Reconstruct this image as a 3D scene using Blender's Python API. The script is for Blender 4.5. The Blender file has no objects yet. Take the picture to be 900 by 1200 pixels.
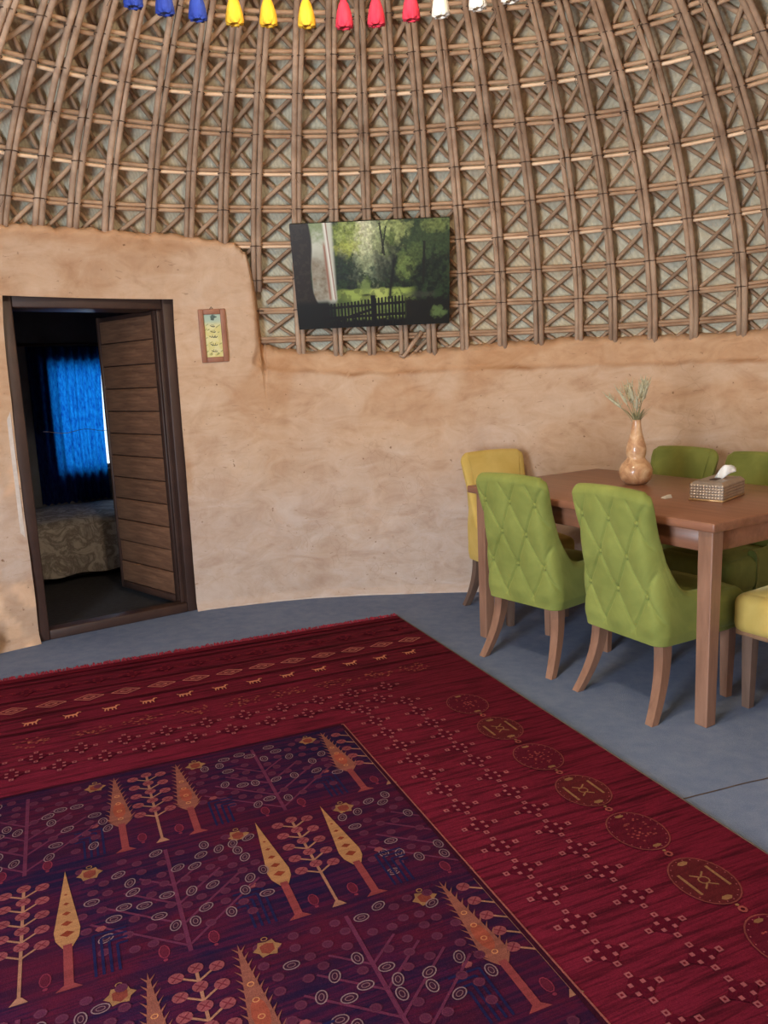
import bpy, bmesh, math, random
import numpy as np
from mathutils import Vector, Matrix, noise

random.seed(7)
rng = np.random.RandomState(11)
SC = bpy.context.scene
COL = SC.collection
R2 = math.radians

# ------------------------------------------------------------------ camera
CAM_H, PITCH, ROLL, FPX = 1.36, 9.75, 2.3, 920.0
cam_d = bpy.data.cameras.new('camera')
cam = bpy.data.objects.new('camera', cam_d)
COL.objects.link(cam)
cam_d.sensor_fit = 'HORIZONTAL'
cam_d.sensor_width = 36.0
cam_d.lens = 36.0 * FPX / 900.0
cam_d.clip_start = 0.02
p_, r_ = R2(PITCH), R2(ROLL)
fwd = Vector((0, math.cos(p_), -math.sin(p_)))
up0 = Vector((0, math.sin(p_), math.cos(p_)))
rt0 = Vector((1, 0, 0))
rt = rt0 * math.cos(r_) - up0 * math.sin(r_)
up = up0 * math.cos(r_) + rt0 * math.sin(r_)
cam.matrix_world = Matrix(((rt.x, up.x, -fwd.x, 0), (rt.y, up.y, -fwd.y, 0), (rt.z, up.z, -fwd.z, CAM_H), (0, 0, 0, 1)))
SC.camera = cam

# ------------------------------------------------------------------ view, world, daylight
SC.view_settings.view_transform = 'Standard'
SC.view_settings.look = 'None'
SC.view_settings.gamma = 1.0
SC.view_settings.use_curve_mapping = False
SC.view_settings.exposure = -0.15
SC.cycles.use_denoising = True
SC.cycles.max_bounces = 8
SC.cycles.diffuse_bounces = 5
SC.cycles.sample_clamp_indirect = 6.0

W = bpy.data.worlds.new('sky')
SC.world = W
W.use_nodes = True
bg = W.node_tree.nodes['Background']
bg.inputs[0].default_value = (0.62, 0.82, 1.0, 1)
bg.inputs[1].default_value = 2.2

DOORLIGHT_W = 215.0
LAMP_W = 84.0
WINDOW_W = 14.0

def area(name, loc, target, sx, sy, power, color):
    d = bpy.data.lights.new(name, 'AREA')
    d.shape = 'RECTANGLE'; d.size = sx; d.size_y = sy; d.energy = power; d.color = color
    o = bpy.data.objects.new(name, d); COL.objects.link(o)
    o.location = loc
    o.rotation_euler = (Vector(target) - Vector(loc)).to_track_quat('-Z', 'Y').to_euler()
    return o

YC = 2.1                                   # centre of the round hut
ENT = R2(-143)                             # bearing of the entrance, behind the camera
area('daylight_entrance', (3.25 * math.sin(ENT), YC + 3.25 * math.cos(ENT), 1.02),
     (0.6, 3.6, 0.8), 1.05, 1.9, DOORLIGHT_W, (0.77, 0.88, 1.0))

# bedroom axes (through the door): a along the door, b away from the hut
TA = Vector((0.83, 0.557, 0)).normalized()
NB = Vector((-TA.y, TA.x, 0))
DM = Vector((-1.55, 4.405, 0))
def bed_pt(a, b, z): return DM + TA * a + NB * b + Vector((0, 0, z))
area('daylight_window', bed_pt(0.45, 2.75, 1.2), bed_pt(0.42, 1.0, 1.05), 0.9, 1.1, WINDOW_W, (0.72, 0.86, 1.0))

# ------------------------------------------------------------------ helpers
def link(o, parent=None):
    COL.objects.link(o)
    if parent is not None:
        o.parent = parent
    return o

def tag(o, label=None, cat=None, group=None, kind=None):
    if label: o['label'] = label
    if cat: o['category'] = cat
    if group: o['group'] = group
    if kind: o['kind'] = kind
    return o

def empty(name, loc=(0, 0, 0), rz=0.0):
    o = bpy.data.objects.new(name, None)
    o.empty_display_size = 0.1
    COL.objects.link(o)
    o.location = loc
    o.rotation_euler = (0, 0, rz)
    return o

def mk(name, verts, faces, mat, parent=None, smooth=False, fmat=None):
    me = bpy.data.meshes.new(name)
    me.from_pydata([tuple(v) for v in verts], [], [tuple(f) for f in faces])
    for m in (mat if isinstance(mat, (list, tuple)) else [mat]):
        me.materials.append(m)
    if fmat is not None:
        me.polygons.foreach_set('material_index', np.array(fmat, dtype=np.int32))
    if smooth:
        me.polygons.foreach_set('use_smooth', np.ones(len(me.polygons), dtype=bool))
    me.update()
    return link(bpy.data.objects.new(name, me), parent)

def corner_colors(me, name, face_cols):
    att = me.color_attributes.new(name, 'FLOAT_COLOR', 'CORNER')
    tot = np.empty(len(me.polygons), dtype=np.int32)
    me.polygons.foreach_get('loop_total', tot)
    arr = np.repeat(np.asarray(face_cols, dtype=np.float32), tot, axis=0)
    att.data.foreach_set('color', np.hstack([arr, np.ones((len(arr), 1), np.float32)]).ravel())

def point_colors(me, name, cols):
    att = me.color_attributes.new(name, 'FLOAT_COLOR', 'POINT')
    cols = np.asarray(cols, dtype=np.float32)
    att.data.foreach_set('color', np.hstack([cols, np.ones((len(cols), 1), np.float32)]).ravel())

def lin(r, g, b):
    f = lambda c: (c / 255 / 12.92) if c / 255 <= 0.04045 else ((c / 255 + 0.055) / 1.055) ** 2.4
    return (f(r), f(g), f(b))

class Geo:
    """collects vertices and faces of one mesh"""
    def __init__(s): s.v, s.f, s.m = [], [], []
    def add(s, vs, fs, m=0):
        o = len(s.v); s.v += [tuple(v) for v in vs]
        s.f += [tuple(i + o for i in f) for f in fs]; s.m += [m] * len(fs)
    def box(s, cx, cy, cz, sx, sy, sz, m=0, mtx=None):
        vs = [Vector((cx + dx * sx / 2, cy + dy * sy / 2, cz + dz * sz / 2)) for dx in (-1, 1) for dy in (-1, 1) for dz in (-1, 1)]
        if mtx: vs = [mtx @ v for v in vs]
        s.add(vs, [(0, 1, 3, 2), (4, 6, 7, 5), (0, 4, 5, 1), (2, 3, 7, 6), (0, 2, 6, 4), (1, 5, 7, 3)], m)
    def tube(s, pts, rad, n=6, m=0, flat=1.0, upv=None, cap=True):
        pts = [Vector(p) for p in pts]; rads = rad if isinstance(rad, (list, tuple)) else [rad] * len(pts)
        rings = []
        for i, p in enumerate(pts):
            t = (pts[min(i + 1, len(pts) - 1)] - pts[max(i - 1, 0)]).normalized()
            ref = Vector(upv[i]) if upv is not None else (Vector((0, 0, 1)) if abs(t.z) < 0.9 else Vector((1, 0, 0)))
            a = ref - t * ref.dot(t); a.normalize(); b = t.cross(a)
            rings.append([p + (a * math.cos(2 * math.pi * k / n) * flat + b * math.sin(2 * math.pi * k / n)) * rads[i] for k in range(n)])
        vs = [q for r in rings for q in r]; fs = []
        for i in range(len(pts) - 1):
            for k in range(n):
                fs.append((i * n + k, i * n + (k + 1) % n, (i + 1) * n + (k + 1) % n, (i + 1) * n + k))
        if cap:
            fs.append(tuple(range(n - 1, -1, -1))); fs.append(tuple((len(pts) - 1) * n + k for k in range(n)))
        s.add(vs, fs, m)
    def lathe(s, prof, n=20, m=0, cap=True):
        vs = []; fs = []
        for (r, z) in prof:
            for k in range(n):
                a = 2 * math.pi * k / n; vs.append((r * math.cos(a), r * math.sin(a), z))
        for i in range(len(prof) - 1):
            for k in range(n):
                fs.append((i * n + k, i * n + (k + 1) % n, (i + 1) * n + (k + 1) % n, (i + 1) * n + k))
        if cap:
            fs.append(tuple(range(n - 1, -1, -1))); fs.append(tuple((len(prof) - 1) * n + k for k in range(n)))
        s.add(vs, fs, m)
    def build(s, name, mat, parent=None, smooth=False):
        multi = isinstance(mat, (list, tuple))
        return mk(name, s.v, s.f, mat, parent, smooth, s.m if multi else None)

def rounded_box(name, size, centre, bev, mat, parent=None, seg=3, dome=0.0):
    bm = bmesh.new()
    bmesh.ops.create_cube(bm, size=1.0)
    for v in bm.verts:
        v.co = Vector((v.co.x * size[0], v.co.y * size[1], v.co.z * size[2]))
    bmesh.ops.bevel(bm, geom=bm.edges[:], offset=bev, segments=seg, profile=0.5, affect='EDGES')
    if dome:
        top = [f for f in bm.faces if f.normal.z > 0.95]
        r = bmesh.ops.subdivide_edges(bm, edges=list({e for f in top for e in f.edges}), cuts=4, use_grid_fill=True)
        for v in bm.verts:
            if v.co.z > size[2] / 2 - 1e-4:
                fx = 1 - (2 * v.co.x / size[0]) ** 2; fy = 1 - (2 * v.co.y / size[1]) ** 2
                v.co.z += dome * max(0, fx) * max(0, fy)
    bmesh.ops.translate(bm, verts=bm.verts[:], vec=Vector(centre))
    me = bpy.data.meshes.new(name); bm.to_mesh(me); bm.free()
    me.materials.append(mat)
    me.polygons.foreach_set('use_smooth', np.ones(len(me.polygons), dtype=bool))
    return link(bpy.data.objects.new(name, me), parent)

# ------------------------------------------------------------------ materials
def nodes_of(name):
    m = bpy.data.materials.new(name); m.use_nodes = True
    nt = m.node_tree
    return m, nt, nt.nodes['Principled BSDF']

def N(nt, typ, **kw):
    n = nt.nodes.new(typ)
    for k, v in kw.items(): setattr(n, k, v)
    return n

def ramp(nt, fac, stops):
    r = N(nt, 'ShaderNodeValToRGB')
    while len(r.color_ramp.elements) < len(stops): r.color_ramp.elements.new(0.5)
    for e, (p, c) in zip(r.color_ramp.elements, stops):
        e.position = p; e.color = (*c, 1)
    nt.links.new(fac, r.inputs[0])
    return r.outputs[0]

def coords(nt, scale=(1, 1, 1), kind='Object'):
    tc = N(nt, 'ShaderNodeTexCoord'); mp = N(nt, 'ShaderNodeMapping')
    mp.inputs['Scale'].default_value = scale
    nt.links.new(tc.outputs[kind], mp.inputs[0])
    return mp.outputs[0]

def noise_tex(nt, vec, scale, detail=4.0, rough=0.55, dist=0.0):
    n = N(nt, 'ShaderNodeTexNoise')
    n.inputs['Scale'].default_value = scale; n.inputs['Detail'].default_value = detail
    n.inputs['Roughness'].default_value = rough; n.inputs['Distortion'].default_value = dist
    nt.links.new(vec, n.inputs['Vector'])
    return n.outputs[0]

def mixc(nt, a, b, fac, mode='MIX'):
    m = N(nt, 'ShaderNodeMix', data_type='RGBA', blend_type=mode)
    for sock, val in ((m.inputs[6], a), (m.inputs[7], b), (m.inputs[0], fac)):
        if hasattr(val, 'is_linked') or isinstance(val, bpy.types.NodeSocket): nt.links.new(val, sock)
        elif isinstance(val, (int, float)): sock.default_value = val
        else: sock.default_value = (*val, 1)
    return m.outputs[2]

def bump(nt, bsdf, h, strength=0.3, dist=0.01):
    b = N(nt, 'ShaderNodeBump'); b.inputs['Strength'].default_value = strength; b.inputs['Distance'].default_value = dist
    nt.links.new(h, b.inputs['Height']); nt.links.new(b.outputs[0], bsdf.inputs['Normal'])

def basic(name, c1, c2, scale=6.0, rough=0.6, stretch=(1, 1, 1), bumps=0.15, bscale=None, spread=0.0, dist=0.3, sheen=0.0, metallic=0.0):
    """two-tone noise material; spread varies the brightness from object to object"""
    m, nt, b = nodes_of(name)
    v = coords(nt, stretch)
    n = noise_tex(nt, v, scale, 5, 0.6, dist)
    c = ramp(nt, n, [(0.3, c1), (0.7, c2)])
    if spread:
        oi = N(nt, 'ShaderNodeObjectInfo')
        g = ramp(nt, oi.outputs['Random'], [(0.0, (1 - spread,) * 3), (1.0, (1 + spread,) * 3)])
        c = mixc(nt, c, g, 1.0, 'MULTIPLY')
    nt.links.new(c, b.inputs['Base Color'])
    b.inputs['Roughness'].default_value = rough
    b.inputs['Metallic'].default_value = metallic
    if sheen:
        b.inputs['Sheen Weight'].default_value = sheen; b.inputs['Sheen Roughness'].default_value = 0.4
    if bumps:
        bump(nt, b, noise_tex(nt, v, bscale or scale * 6, 4, 0.6), bumps, 0.004)
    return m

M = {}
M['pole'] = basic('pole_wood', lin(144, 116, 94), lin(194, 166, 140), 9, 0.75, (1, 1, 0.5), 0.3, 40, 0.14)
M['hoop'] = basic('hoop_cane', lin(150, 116, 88), lin(196, 162, 130), 7, 0.7, (1, 1, 3), 0.3, 40, 0.14)
M['slat'] = basic('split_cane', lin(216, 180, 144), lin(244, 214, 180), 5, 0.55, (1, 1, 1), 0.15, 30, 0.08)
M['brace'] = basic('brace_wood', lin(140, 112, 88), lin(184, 154, 126), 8, 0.8, (1, 1, 1), 0.3, 40, 0.16)
M['cord'] = basic('dark_cord', lin(58, 44, 36), lin(92, 72, 56), 30, 0.9)
M['table'] = basic('table_wood', lin(122, 80, 58), lin(148, 100, 76), 5, 0.34, (0.5, 6, 6), 0.05, 40)
M['leg'] = basic('leg_wood', lin(128, 92, 72), lin(154, 114, 92), 7, 0.42, (4, 4, 0.6), 0.08, 40, 0.05)
M['leg_grey'] = basic('leg_wood_grey', lin(92, 70, 58), lin(122, 96, 82), 7, 0.5, (4, 4, 0.6), 0.08, 40)
M['frame_dark'] = basic('brown_metal_paint', lin(54, 36, 30), lin(70, 48, 40), 6, 0.5, (1, 1, 1), 0.1, 40)
M['plank'] = basic('door_plank', lin(92, 62, 46), lin(134, 96, 72), 5, 0.55, (1.2, 1, 12), 0.15, 12, 0.08, 0.8)
M['photo_frame'] = basic('picture_frame_wood', lin(142, 92, 70), lin(172, 118, 90), 8, 0.5)
M['white_paper'] = basic('white_paper', lin(226, 224, 218), lin(240, 238, 232), 10, 0.8, bumps=0.1)
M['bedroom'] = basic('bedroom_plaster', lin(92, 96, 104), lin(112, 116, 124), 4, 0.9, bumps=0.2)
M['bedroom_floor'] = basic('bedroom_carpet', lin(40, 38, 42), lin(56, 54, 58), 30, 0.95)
M['window_metal'] = basic('window_metal', lin(150, 150, 150), lin(176, 176, 176), 6, 0.4)
M['gold'] = basic('box_trim', lin(176, 140, 96), lin(196, 164, 118), 9, 0.35, metallic=0.4)
M['silver'] = basic('box_silver', lin(152, 138, 126), lin(178, 164, 150), 14, 0.32, bumps=0.05, metallic=0.55)
M['caulk'] = basic('pale_caulk', lin(196, 184, 174), lin(220, 208, 198), 20, 0.9)
M['jar'] = basic('dark_clay', lin(44, 32, 26), lin(66, 48, 38), 10, 0.6)
M['grass'] = basic('dried_grass', lin(128, 126, 92), lin(160, 154, 114), 20, 0.85)
M['seed'] = basic('dried_seed_head', lin(166, 162, 132), lin(204, 196, 164), 60, 0.9, bumps=0.4)
M['brass'] = basic('dark_hook', lin(70, 60, 50), lin(96, 84, 70), 10, 0.4, metallic=0.7)

def velvet(name, c1, c2, sheen_c):
    m, nt, b = nodes_of(name)
    v = coords(nt)
    n = noise_tex(nt, v, 5, 5, 0.6, 0.6); n2 = noise_tex(nt, v, 260, 2, 0.5)
    c = ramp(nt, n, [(0.3, c1), (0.72, c2)])
    nt.links.new(c, b.inputs['Base Color'])
    b.inputs['Roughness'].default_value = 0.85
    b.inputs['Sheen Weight'].default_value = 0.55; b.inputs['Sheen Roughness'].default_value = 0.35
    b.inputs['Sheen Tint'].default_value = (*sheen_c, 1)
    bump(nt, b, n2, 0.15, 0.002)
    return m
M['green'] = velvet('green_velvet', lin(112, 119, 50), lin(140, 146, 70), lin(186, 190, 124))
M['yellow'] = velvet('yellow_velvet', lin(194, 162, 80), lin(212, 182, 102), lin(232, 214, 150))
M['tan'] = velvet('tan_velvet', lin(142, 104, 74), lin(164, 124, 90), lin(200, 170, 140))

def mat_mud():
    m, nt, b = nodes_of('mud_plaster')
    v = coords(nt)
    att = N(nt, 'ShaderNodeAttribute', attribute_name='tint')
    big = noise_tex(nt, v, 1.6, 6, 0.6, 0.4); mid = noise_tex(nt, v, 6, 6, 0.65, 0.8)
    smear = noise_tex(nt, coords(nt, (2.2, 2.2, 4.5)), 2, 6, 0.62, 1.2); fine = noise_tex(nt, v, 60, 4, 0.7)
    c = ramp(nt, big, [(0.32, lin(198, 160, 128)), (0.68, lin(212, 180, 150))])
    c = mixc(nt, c, ramp(nt, mid, [(0.3, lin(172, 132, 102)), (0.5, lin(202, 168, 138)), (0.7, lin(222, 196, 170))]), 0.45)
    c = mixc(nt, c, ramp(nt, smear, [(0.3, lin(172, 134, 104)), (0.48, lin(204, 172, 142)), (0.7, lin(222, 198, 174))]), 0.4)
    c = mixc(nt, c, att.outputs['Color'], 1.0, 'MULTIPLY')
    spk = noise_tex(nt, v, 34, 2, 0.5)
    spf = ramp(nt, spk, [(0.22, (0.8, 0.8, 0.8)), (0.28, (0, 0, 0))])
    c = mixc(nt, c, lin(128, 92, 66), spf)
    cr = N(nt, 'ShaderNodeTexVoronoi', feature='DISTANCE_TO_EDGE'); cr.inputs['Scale'].default_value = 2.6
    wv = N(nt, 'ShaderNodeVectorMath', operation='ADD'); nz = N(nt, 'ShaderNodeTexNoise'); nz.inputs['Scale'].default_value = 4.0
    nt.links.new(v, nz.inputs['Vector']); nt.links.new(v, wv.inputs[0]); nt.links.new(nz.outputs['Color'], wv.inputs[1])
    nt.links.new(wv.outputs[0], cr.inputs['Vector'])
    crf = ramp(nt, cr.outputs['Distance'], [(0.0, (1, 1, 1)), (0.012, (0, 0, 0))])
    gate = ramp(nt, noise_tex(nt, v, 1.3, 2, 0.5), [(0.52, (0, 0, 0)), (0.6, (0.7, 0.7, 0.7))])
    nick = noise_tex(nt, coords(nt, (5, 5, 22)), 2.2, 3, 0.6, 0.6)
    nf = ramp(nt, nick, [(0.27, (0.5, 0.5, 0.5)), (0.33, (0, 0, 0))])
    crf = mixc(nt, mixc(nt, crf, gate, 1.0, 'MULTIPLY'), (0.3, 0.3, 0.3), 1.0, 'MULTIPLY')
    c = mixc(nt, c, lin(140, 104, 78), crf)
    c = mixc(nt, c, lin(146, 110, 84), nf)
    nt.links.new(c, b.inputs['Base Color'])
    b.inputs['Roughness'].default_value = 0.95
    b.inputs['Specular IOR Level'].default_value = 0.2
    hh = N(nt, 'ShaderNodeMath', operation='ADD'); nt.links.new(smear, hh.inputs[0])
    h2 = N(nt, 'ShaderNodeMath', operation='MULTIPLY'); h2.inputs[1].default_value = 0.35
    nt.links.new(fine, h2.inputs[0]); nt.links.new(h2.outputs[0], hh.inputs[1])
    bump(nt, b, hh.outputs[0], 0.35, 0.008)
    return m
M['mud'] = mat_mud()

def mat_reed():
    m, nt, b = nodes_of('reed_mat')
    tc = N(nt, 'ShaderNodeTexCoord')
    w1 = N(nt, 'ShaderNodeTexWave', wave_type='BANDS', bands_direction='DIAGONAL'); w1.inputs['Scale'].default_value = 26; w1.inputs['Distortion'].default_value = 5
    w1.inputs['Detail'].default_value = 3
    nt.links.new(tc.outputs['Object'], w1.inputs[0])
    v = coords(nt, (7, 7, 2))
    n1 = noise_tex(nt, v, 8, 5, 0.65, 0.5); n2 = noise_tex(nt, coords(nt), 2.2, 4, 0.6)
    c = ramp(nt, n1, [(0.3, lin(186, 172, 142)), (0.7, lin(224, 214, 188))])
    c = mixc(nt, c, ramp(nt, n2, [(0.4, lin(218, 200, 164)), (0.6, lin(204, 208, 190))]), 0.5)
    c = mixc(nt, c, ramp(nt, w1.outputs[0], [(0.2, (0.82, 0.8, 0.77)), (0.6, (1, 1, 1))]), 0.6, 'MULTIPLY')
    nt.links.new(c, b.inputs['Base Color']); b.inputs['Roughness'].default_value = 0.9
    bump(nt, b, n1, 0.5, 0.01)
    return m
M['reed'] = mat_reed()

def mat_carpet():
    m, nt, b = nodes_of('blue_grey_carpet')
    v = coords(nt)
    a = noise_tex(nt, v, 2.2, 5, 0.6, 0.4); f = noise_tex(nt, v, 240, 3, 0.7); mm = noise_tex(nt, v, 16, 4, 0.6)
    c = ramp(nt, a, [(0.3, lin(104, 118, 148)), (0.7, lin(120, 133, 160))])
    c = mixc(nt, c, ramp(nt, mm, [(0.35, lin(94, 108, 140)), (0.65, lin(132, 142, 164))]), 0.3)
    c = mixc(nt, c, ramp(nt, f, [(0.3, (0.75, 0.75, 0.75)), (0.7, (1.15, 1.15, 1.15))]), 0.6, 'MULTIPLY')
    nt.links.new(c, b.inputs['Base Color']); b.inputs['Roughness'].default_value = 1.0
    b.inputs['Specular IOR Level'].default_value = 0.1
    bump(nt, b, f, 0.5, 0.004)
    return m
M['carpet'] = mat_carpet()

def mat_rug(name, kind):
    m, nt, b = nodes_of(name)
    st = noise_tex(nt, coords(nt, (1.8, 30, 1)), 1.6, 6, 0.65, 0.35)      # abrash streaks along the weft
    big = noise_tex(nt, coords(nt), 2.6, 4, 0.6, 0.5)
    f = noise_tex(nt, coords(nt), 330, 2, 0.6)
    if kind == 'border':
        c = ramp(nt, st, [(0.34, lin(48, 13, 25)), (0.45, lin(84, 20, 37)), (0.55, lin(116, 29, 52)), (0.66, lin(70, 17, 32))])
        c = mixc(nt, c, ramp(nt, big, [(0.4, lin(80, 19, 35)), (0.7, lin(108, 27, 48))]), 0.25)
    elif kind == 'panel':
        c = ramp(nt, st, [(0.36, lin(20, 12, 36)), (0.47, lin(40, 15, 36)), (0.56, lin(76, 17, 40)), (0.66, lin(26, 13, 34))])
        c = mixc(nt, c, ramp(nt, big, [(0.4, lin(24, 20, 54)), (0.62, lin(70, 19, 38))]), 0.45)
    else:
        att = N(nt, 'ShaderNodeAttribute', attribute_name='dye')
        c = mixc(nt, att.outputs['Color'], ramp(nt, st, [(0.3, (0.72, 0.72, 0.72)), (0.7, (1.12, 1.12, 1.12))]), 1.0, 'MULTIPLY')
    c = mixc(nt, c, ramp(nt, f, [(0.3, (0.7, 0.7, 0.7)), (0.7, (1.2, 1.2, 1.2))]), 0.7, 'MULTIPLY')
    nt.links.new(c, b.inputs['Base Color']); b.inputs['Roughness'].default_value = 0.95
    b.inputs['Specular IOR Level'].default_value = 0.05
    bump(nt, b, f, 0.4, 0.003)
    return m
M['rug_border'] = mat_rug('rug_border', 'border')
M['rug_panel'] = mat_rug('rug_panel', 'panel')
M['rug_motif'] = mat_rug('rug_motif', 'motif')
M['fringe'] = basic('rug_fringe', lin(126, 22, 44), lin(160, 34, 60), 20, 0.9)
M['selvedge'] = basic('rug_selvedge', lin(72, 58, 48), lin(92, 74, 62), 20, 0.9)

def mat_print(name, rough=0.45):
    m, nt, b = nodes_of(name)
    att = N(nt, 'ShaderNodeAttribute', attribute_name='ink')
    nt.links.new(att.outputs['Color'], b.inputs['Base Color']); b.inputs['Roughness'].default_value = rough
    bump(nt, b, noise_tex(nt, coords(nt), 400, 2, 0.5), 0.1, 0.001)
    return m
M['print'] = mat_print('canvas_print')

def mat_gourd():
    m, nt, b = nodes_of('gourd_skin')
    v = coords(nt)
    n = noise_tex(nt, v, 14, 5, 0.6, 1.2)
    c = ramp(nt, n, [(0.3, lin(168, 116, 80)), (0.5, lin(204, 160, 120)), (0.7, lin(230, 198, 158))])
    nt.links.new(c, b.inputs['Base Color']); b.inputs['Roughness'].default_value = 0.32
    b.inputs['Coat Weight'].default_value = 0.4
    return m
M['gourd'] = mat_gourd()

def mat_bedcover():
    m, nt, b = nodes_of('marbled_bedcover')
    v = coords(nt)
    n = noise_tex(nt, v, 7, 5, 0.65, 1.0)
    c = ramp(nt, n, [(0.38, lin(186, 180, 172)), (0.5, lin(128, 120, 114)), (0.6, lin(190, 184, 176)), (0.75, lin(146, 138, 132))])
    nt.links.new(c, b.inputs['Base Color']); b.inputs['Roughness'].default_value = 0.85
    return m
M['bedcover'] = mat_bedcover()

def mat_curtain():
    m, nt, b = nodes_of('blue_curtain')
    out = nt.nodes['Material Output']
    v = coords(nt, (1, 1, 0.35))
    n = noise_tex(nt, v, 55, 4, 0.7)
    c = ramp(nt, n, [(0.3, lin(6, 52, 136)), (0.7, lin(20, 124, 196))])
    d = N(nt, 'ShaderNodeBsdfDiffuse'); t = N(nt, 'ShaderNodeBsdfTranslucent'); mx = N(nt, 'ShaderNodeMixShader')
    nt.links.new(c, t.inputs[0])
    nt.links.new(ramp(nt, n, [(0.3, lin(20, 24, 80)), (0.7, lin(40, 50, 120))]), d.inputs[0])
    mx.inputs[0].default_value = 0.6
    nt.links.new(d.outputs[0], mx.inputs[1]); nt.links.new(t.outputs[0], mx.inputs[2]); nt.links.new(mx.outputs[0], out.inputs[0])
    return m
M['curtain'] = mat_curtain()

def mat_glass():
    m, nt, b = nodes_of('window_glass')
    out = nt.nodes['Material Output']
    t = N(nt, 'ShaderNodeBsdfTransparent'); g = N(nt, 'ShaderNodeBsdfGlossy'); mx = N(nt, 'ShaderNodeMixShader')
    g.inputs['Roughness'].default_value = 0.03; mx.inputs[0].default_value = 0.06
    nt.links.new(t.outputs[0], mx.inputs[1]); nt.links.new(g.outputs[0], mx.inputs[2]); nt.links.new(mx.outputs[0], out.inputs[0])
    return m
M['glass'] = mat_glass()
def mat_lamp():
    m, nt, b = nodes_of('lamp_glass')
    nt.links.new(ramp(nt, noise_tex(nt, coords(nt), 8), [(0.4, lin(250, 226, 190)), (0.6, lin(255, 236, 204))]), b.inputs['Base Color'])
    b.inputs['Emission Color'].default_value = (1, 0.78, 0.5, 1); b.inputs['Emission Strength'].default_value = 12
    return m
M['lamp'] = mat_lamp()

# ------------------------------------------------------------------ hut shell
_PH = [-180, -157, -143, -120, -90, -68, -50, -43, -25, 0, 10, 25, 38, 55, 90, 130, 180]
_RR = [3.10, 3.25, 3.18, 3.0, 3.0, 3.08, 2.82, 2.81, 2.81, 2.76, 2.77, 2.92, 3.05, 3.02, 2.90, 3.0, 3.10]
_deg = np.arange(-180, 181, 0.5)
_ext_p = np.array([p - 360 for p in _PH[:-1]] + _PH + [p + 360 for p in _PH[1:]], float)
_ext_r = np.array(_RR[:-1] + _RR + _RR[1:], float)
_tab = np.mean([np.interp(_deg + d, _ext_p, _ext_r) for d in np.linspace(-6, 6, 13)], axis=0)
def Rf(deg): return float(np.interp(deg, _deg, _tab))
Z0, DH = 1.5, 1.8
def prof(z):
    t = min(max((z - Z0) / DH, 0.0), 0.9995)
    return math.sqrt(1 - t * t)
def dome(deg, z, off=0.0):
    """point on the dome, off = metres behind the nominal inner surface"""
    r = Rf(deg) * prof(z) + off
    if z > Z0:      # offset also upwards along the normal near the crown
        k = (z - Z0) / DH
        zz = z + off * k * 0.9
    else: zz = z
    a = R2(deg)
    return Vector((r * math.sin(a), YC + r * math.cos(a), zz))

DL, DR = -43.3, -24.7          # door opening bearings
DTOP = 1.86
EL, ER, ETOP = -153.0, -133.0, 2.0
def sstep(a, b, x):
    t = min(max((x - a) / (b - a), 0), 1); return t * t * (3 - 2 * t)
_mt = [(-180, 2.1), (-60, 2.17), (-43.6, 2.18), (-36.5, 2.19), (-28.9, 2.188), (-20.9, 2.172), (-17.2, 2.14), (-15.7, 2.09), (-14.6, 1.93), (-14.1, 1.60), (-11.9, 1.555), (-4.5, 1.532),
       (4, 1.508), (12.5, 1.539), (21.5, 1.554), (30.8, 1.544), (39.4, 1.536), (43.6, 1.548), (70, 1.55), (120, 1.7), (150, 2.1), (180, 2.1)]
def mudtop(deg):
    z = float(np.interp(deg, [a for a, _ in _mt], [b for _, b in _mt]))
    return z + 0.016 * noise.noise((deg * 0.55, 3.1, 0)) + 0.012 * noise.noise((deg * 1.9, 7.7, 0))
def ledge(deg):
    z = float(np.interp(deg, [-16, -13.5, -2.5, 12.5, 35, 60], [1.47, 1.435, 1.385, 1.39, 1.375, 1.37]))
    return z + 0.014 * noise.noise((deg * 0.4, 9.0, 1.0))
def mud_in(deg, z):
    """is the point in the recessed upper band (between ledge and lattice)"""
    edge = -14.6 + 0.5 * noise.noise((z * 4.0, 5.0, 0)) - 0.9 * sstep(1.6, 1.45, z) + (z - 1.5) * -0.6
    return sstep(edge - 0.5, edge + 0.3, deg) * sstep(ledge(deg) - 0.016, ledge(deg) + 0.016, z)
def mud_r(deg, z, zt):
    r = Rf(deg) * prof(z)
    a = R2(deg); q = Vector((2.8 * math.sin(a), 2.8 * math.cos(a), z))
    r += 0.016 * noise.noise(q * 1.5) + 0.007 * noise.noise(q * 5.0 + Vector((3, 1, 2))) + 0.0025 * noise.noise(q * 18.0)
    r -= 0.024 * (1 - mud_in(deg, z))
    slope = (mudtop(deg + 0.3) - mudtop(deg - 0.3)) / (0.6 * 0.0489)
    d = (zt - z) / math.sqrt(1 + slope * slope)
    if d < 0.05:
        t = 1 - max(d, 0) / 0.05
        r += 0.12 * (1 - math.sqrt(max(0, 1 - t * t)))
    # slump at the foot of the wall
    r -= 0.02 * max(0.0, 1 - z / 0.05)
    return r
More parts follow.
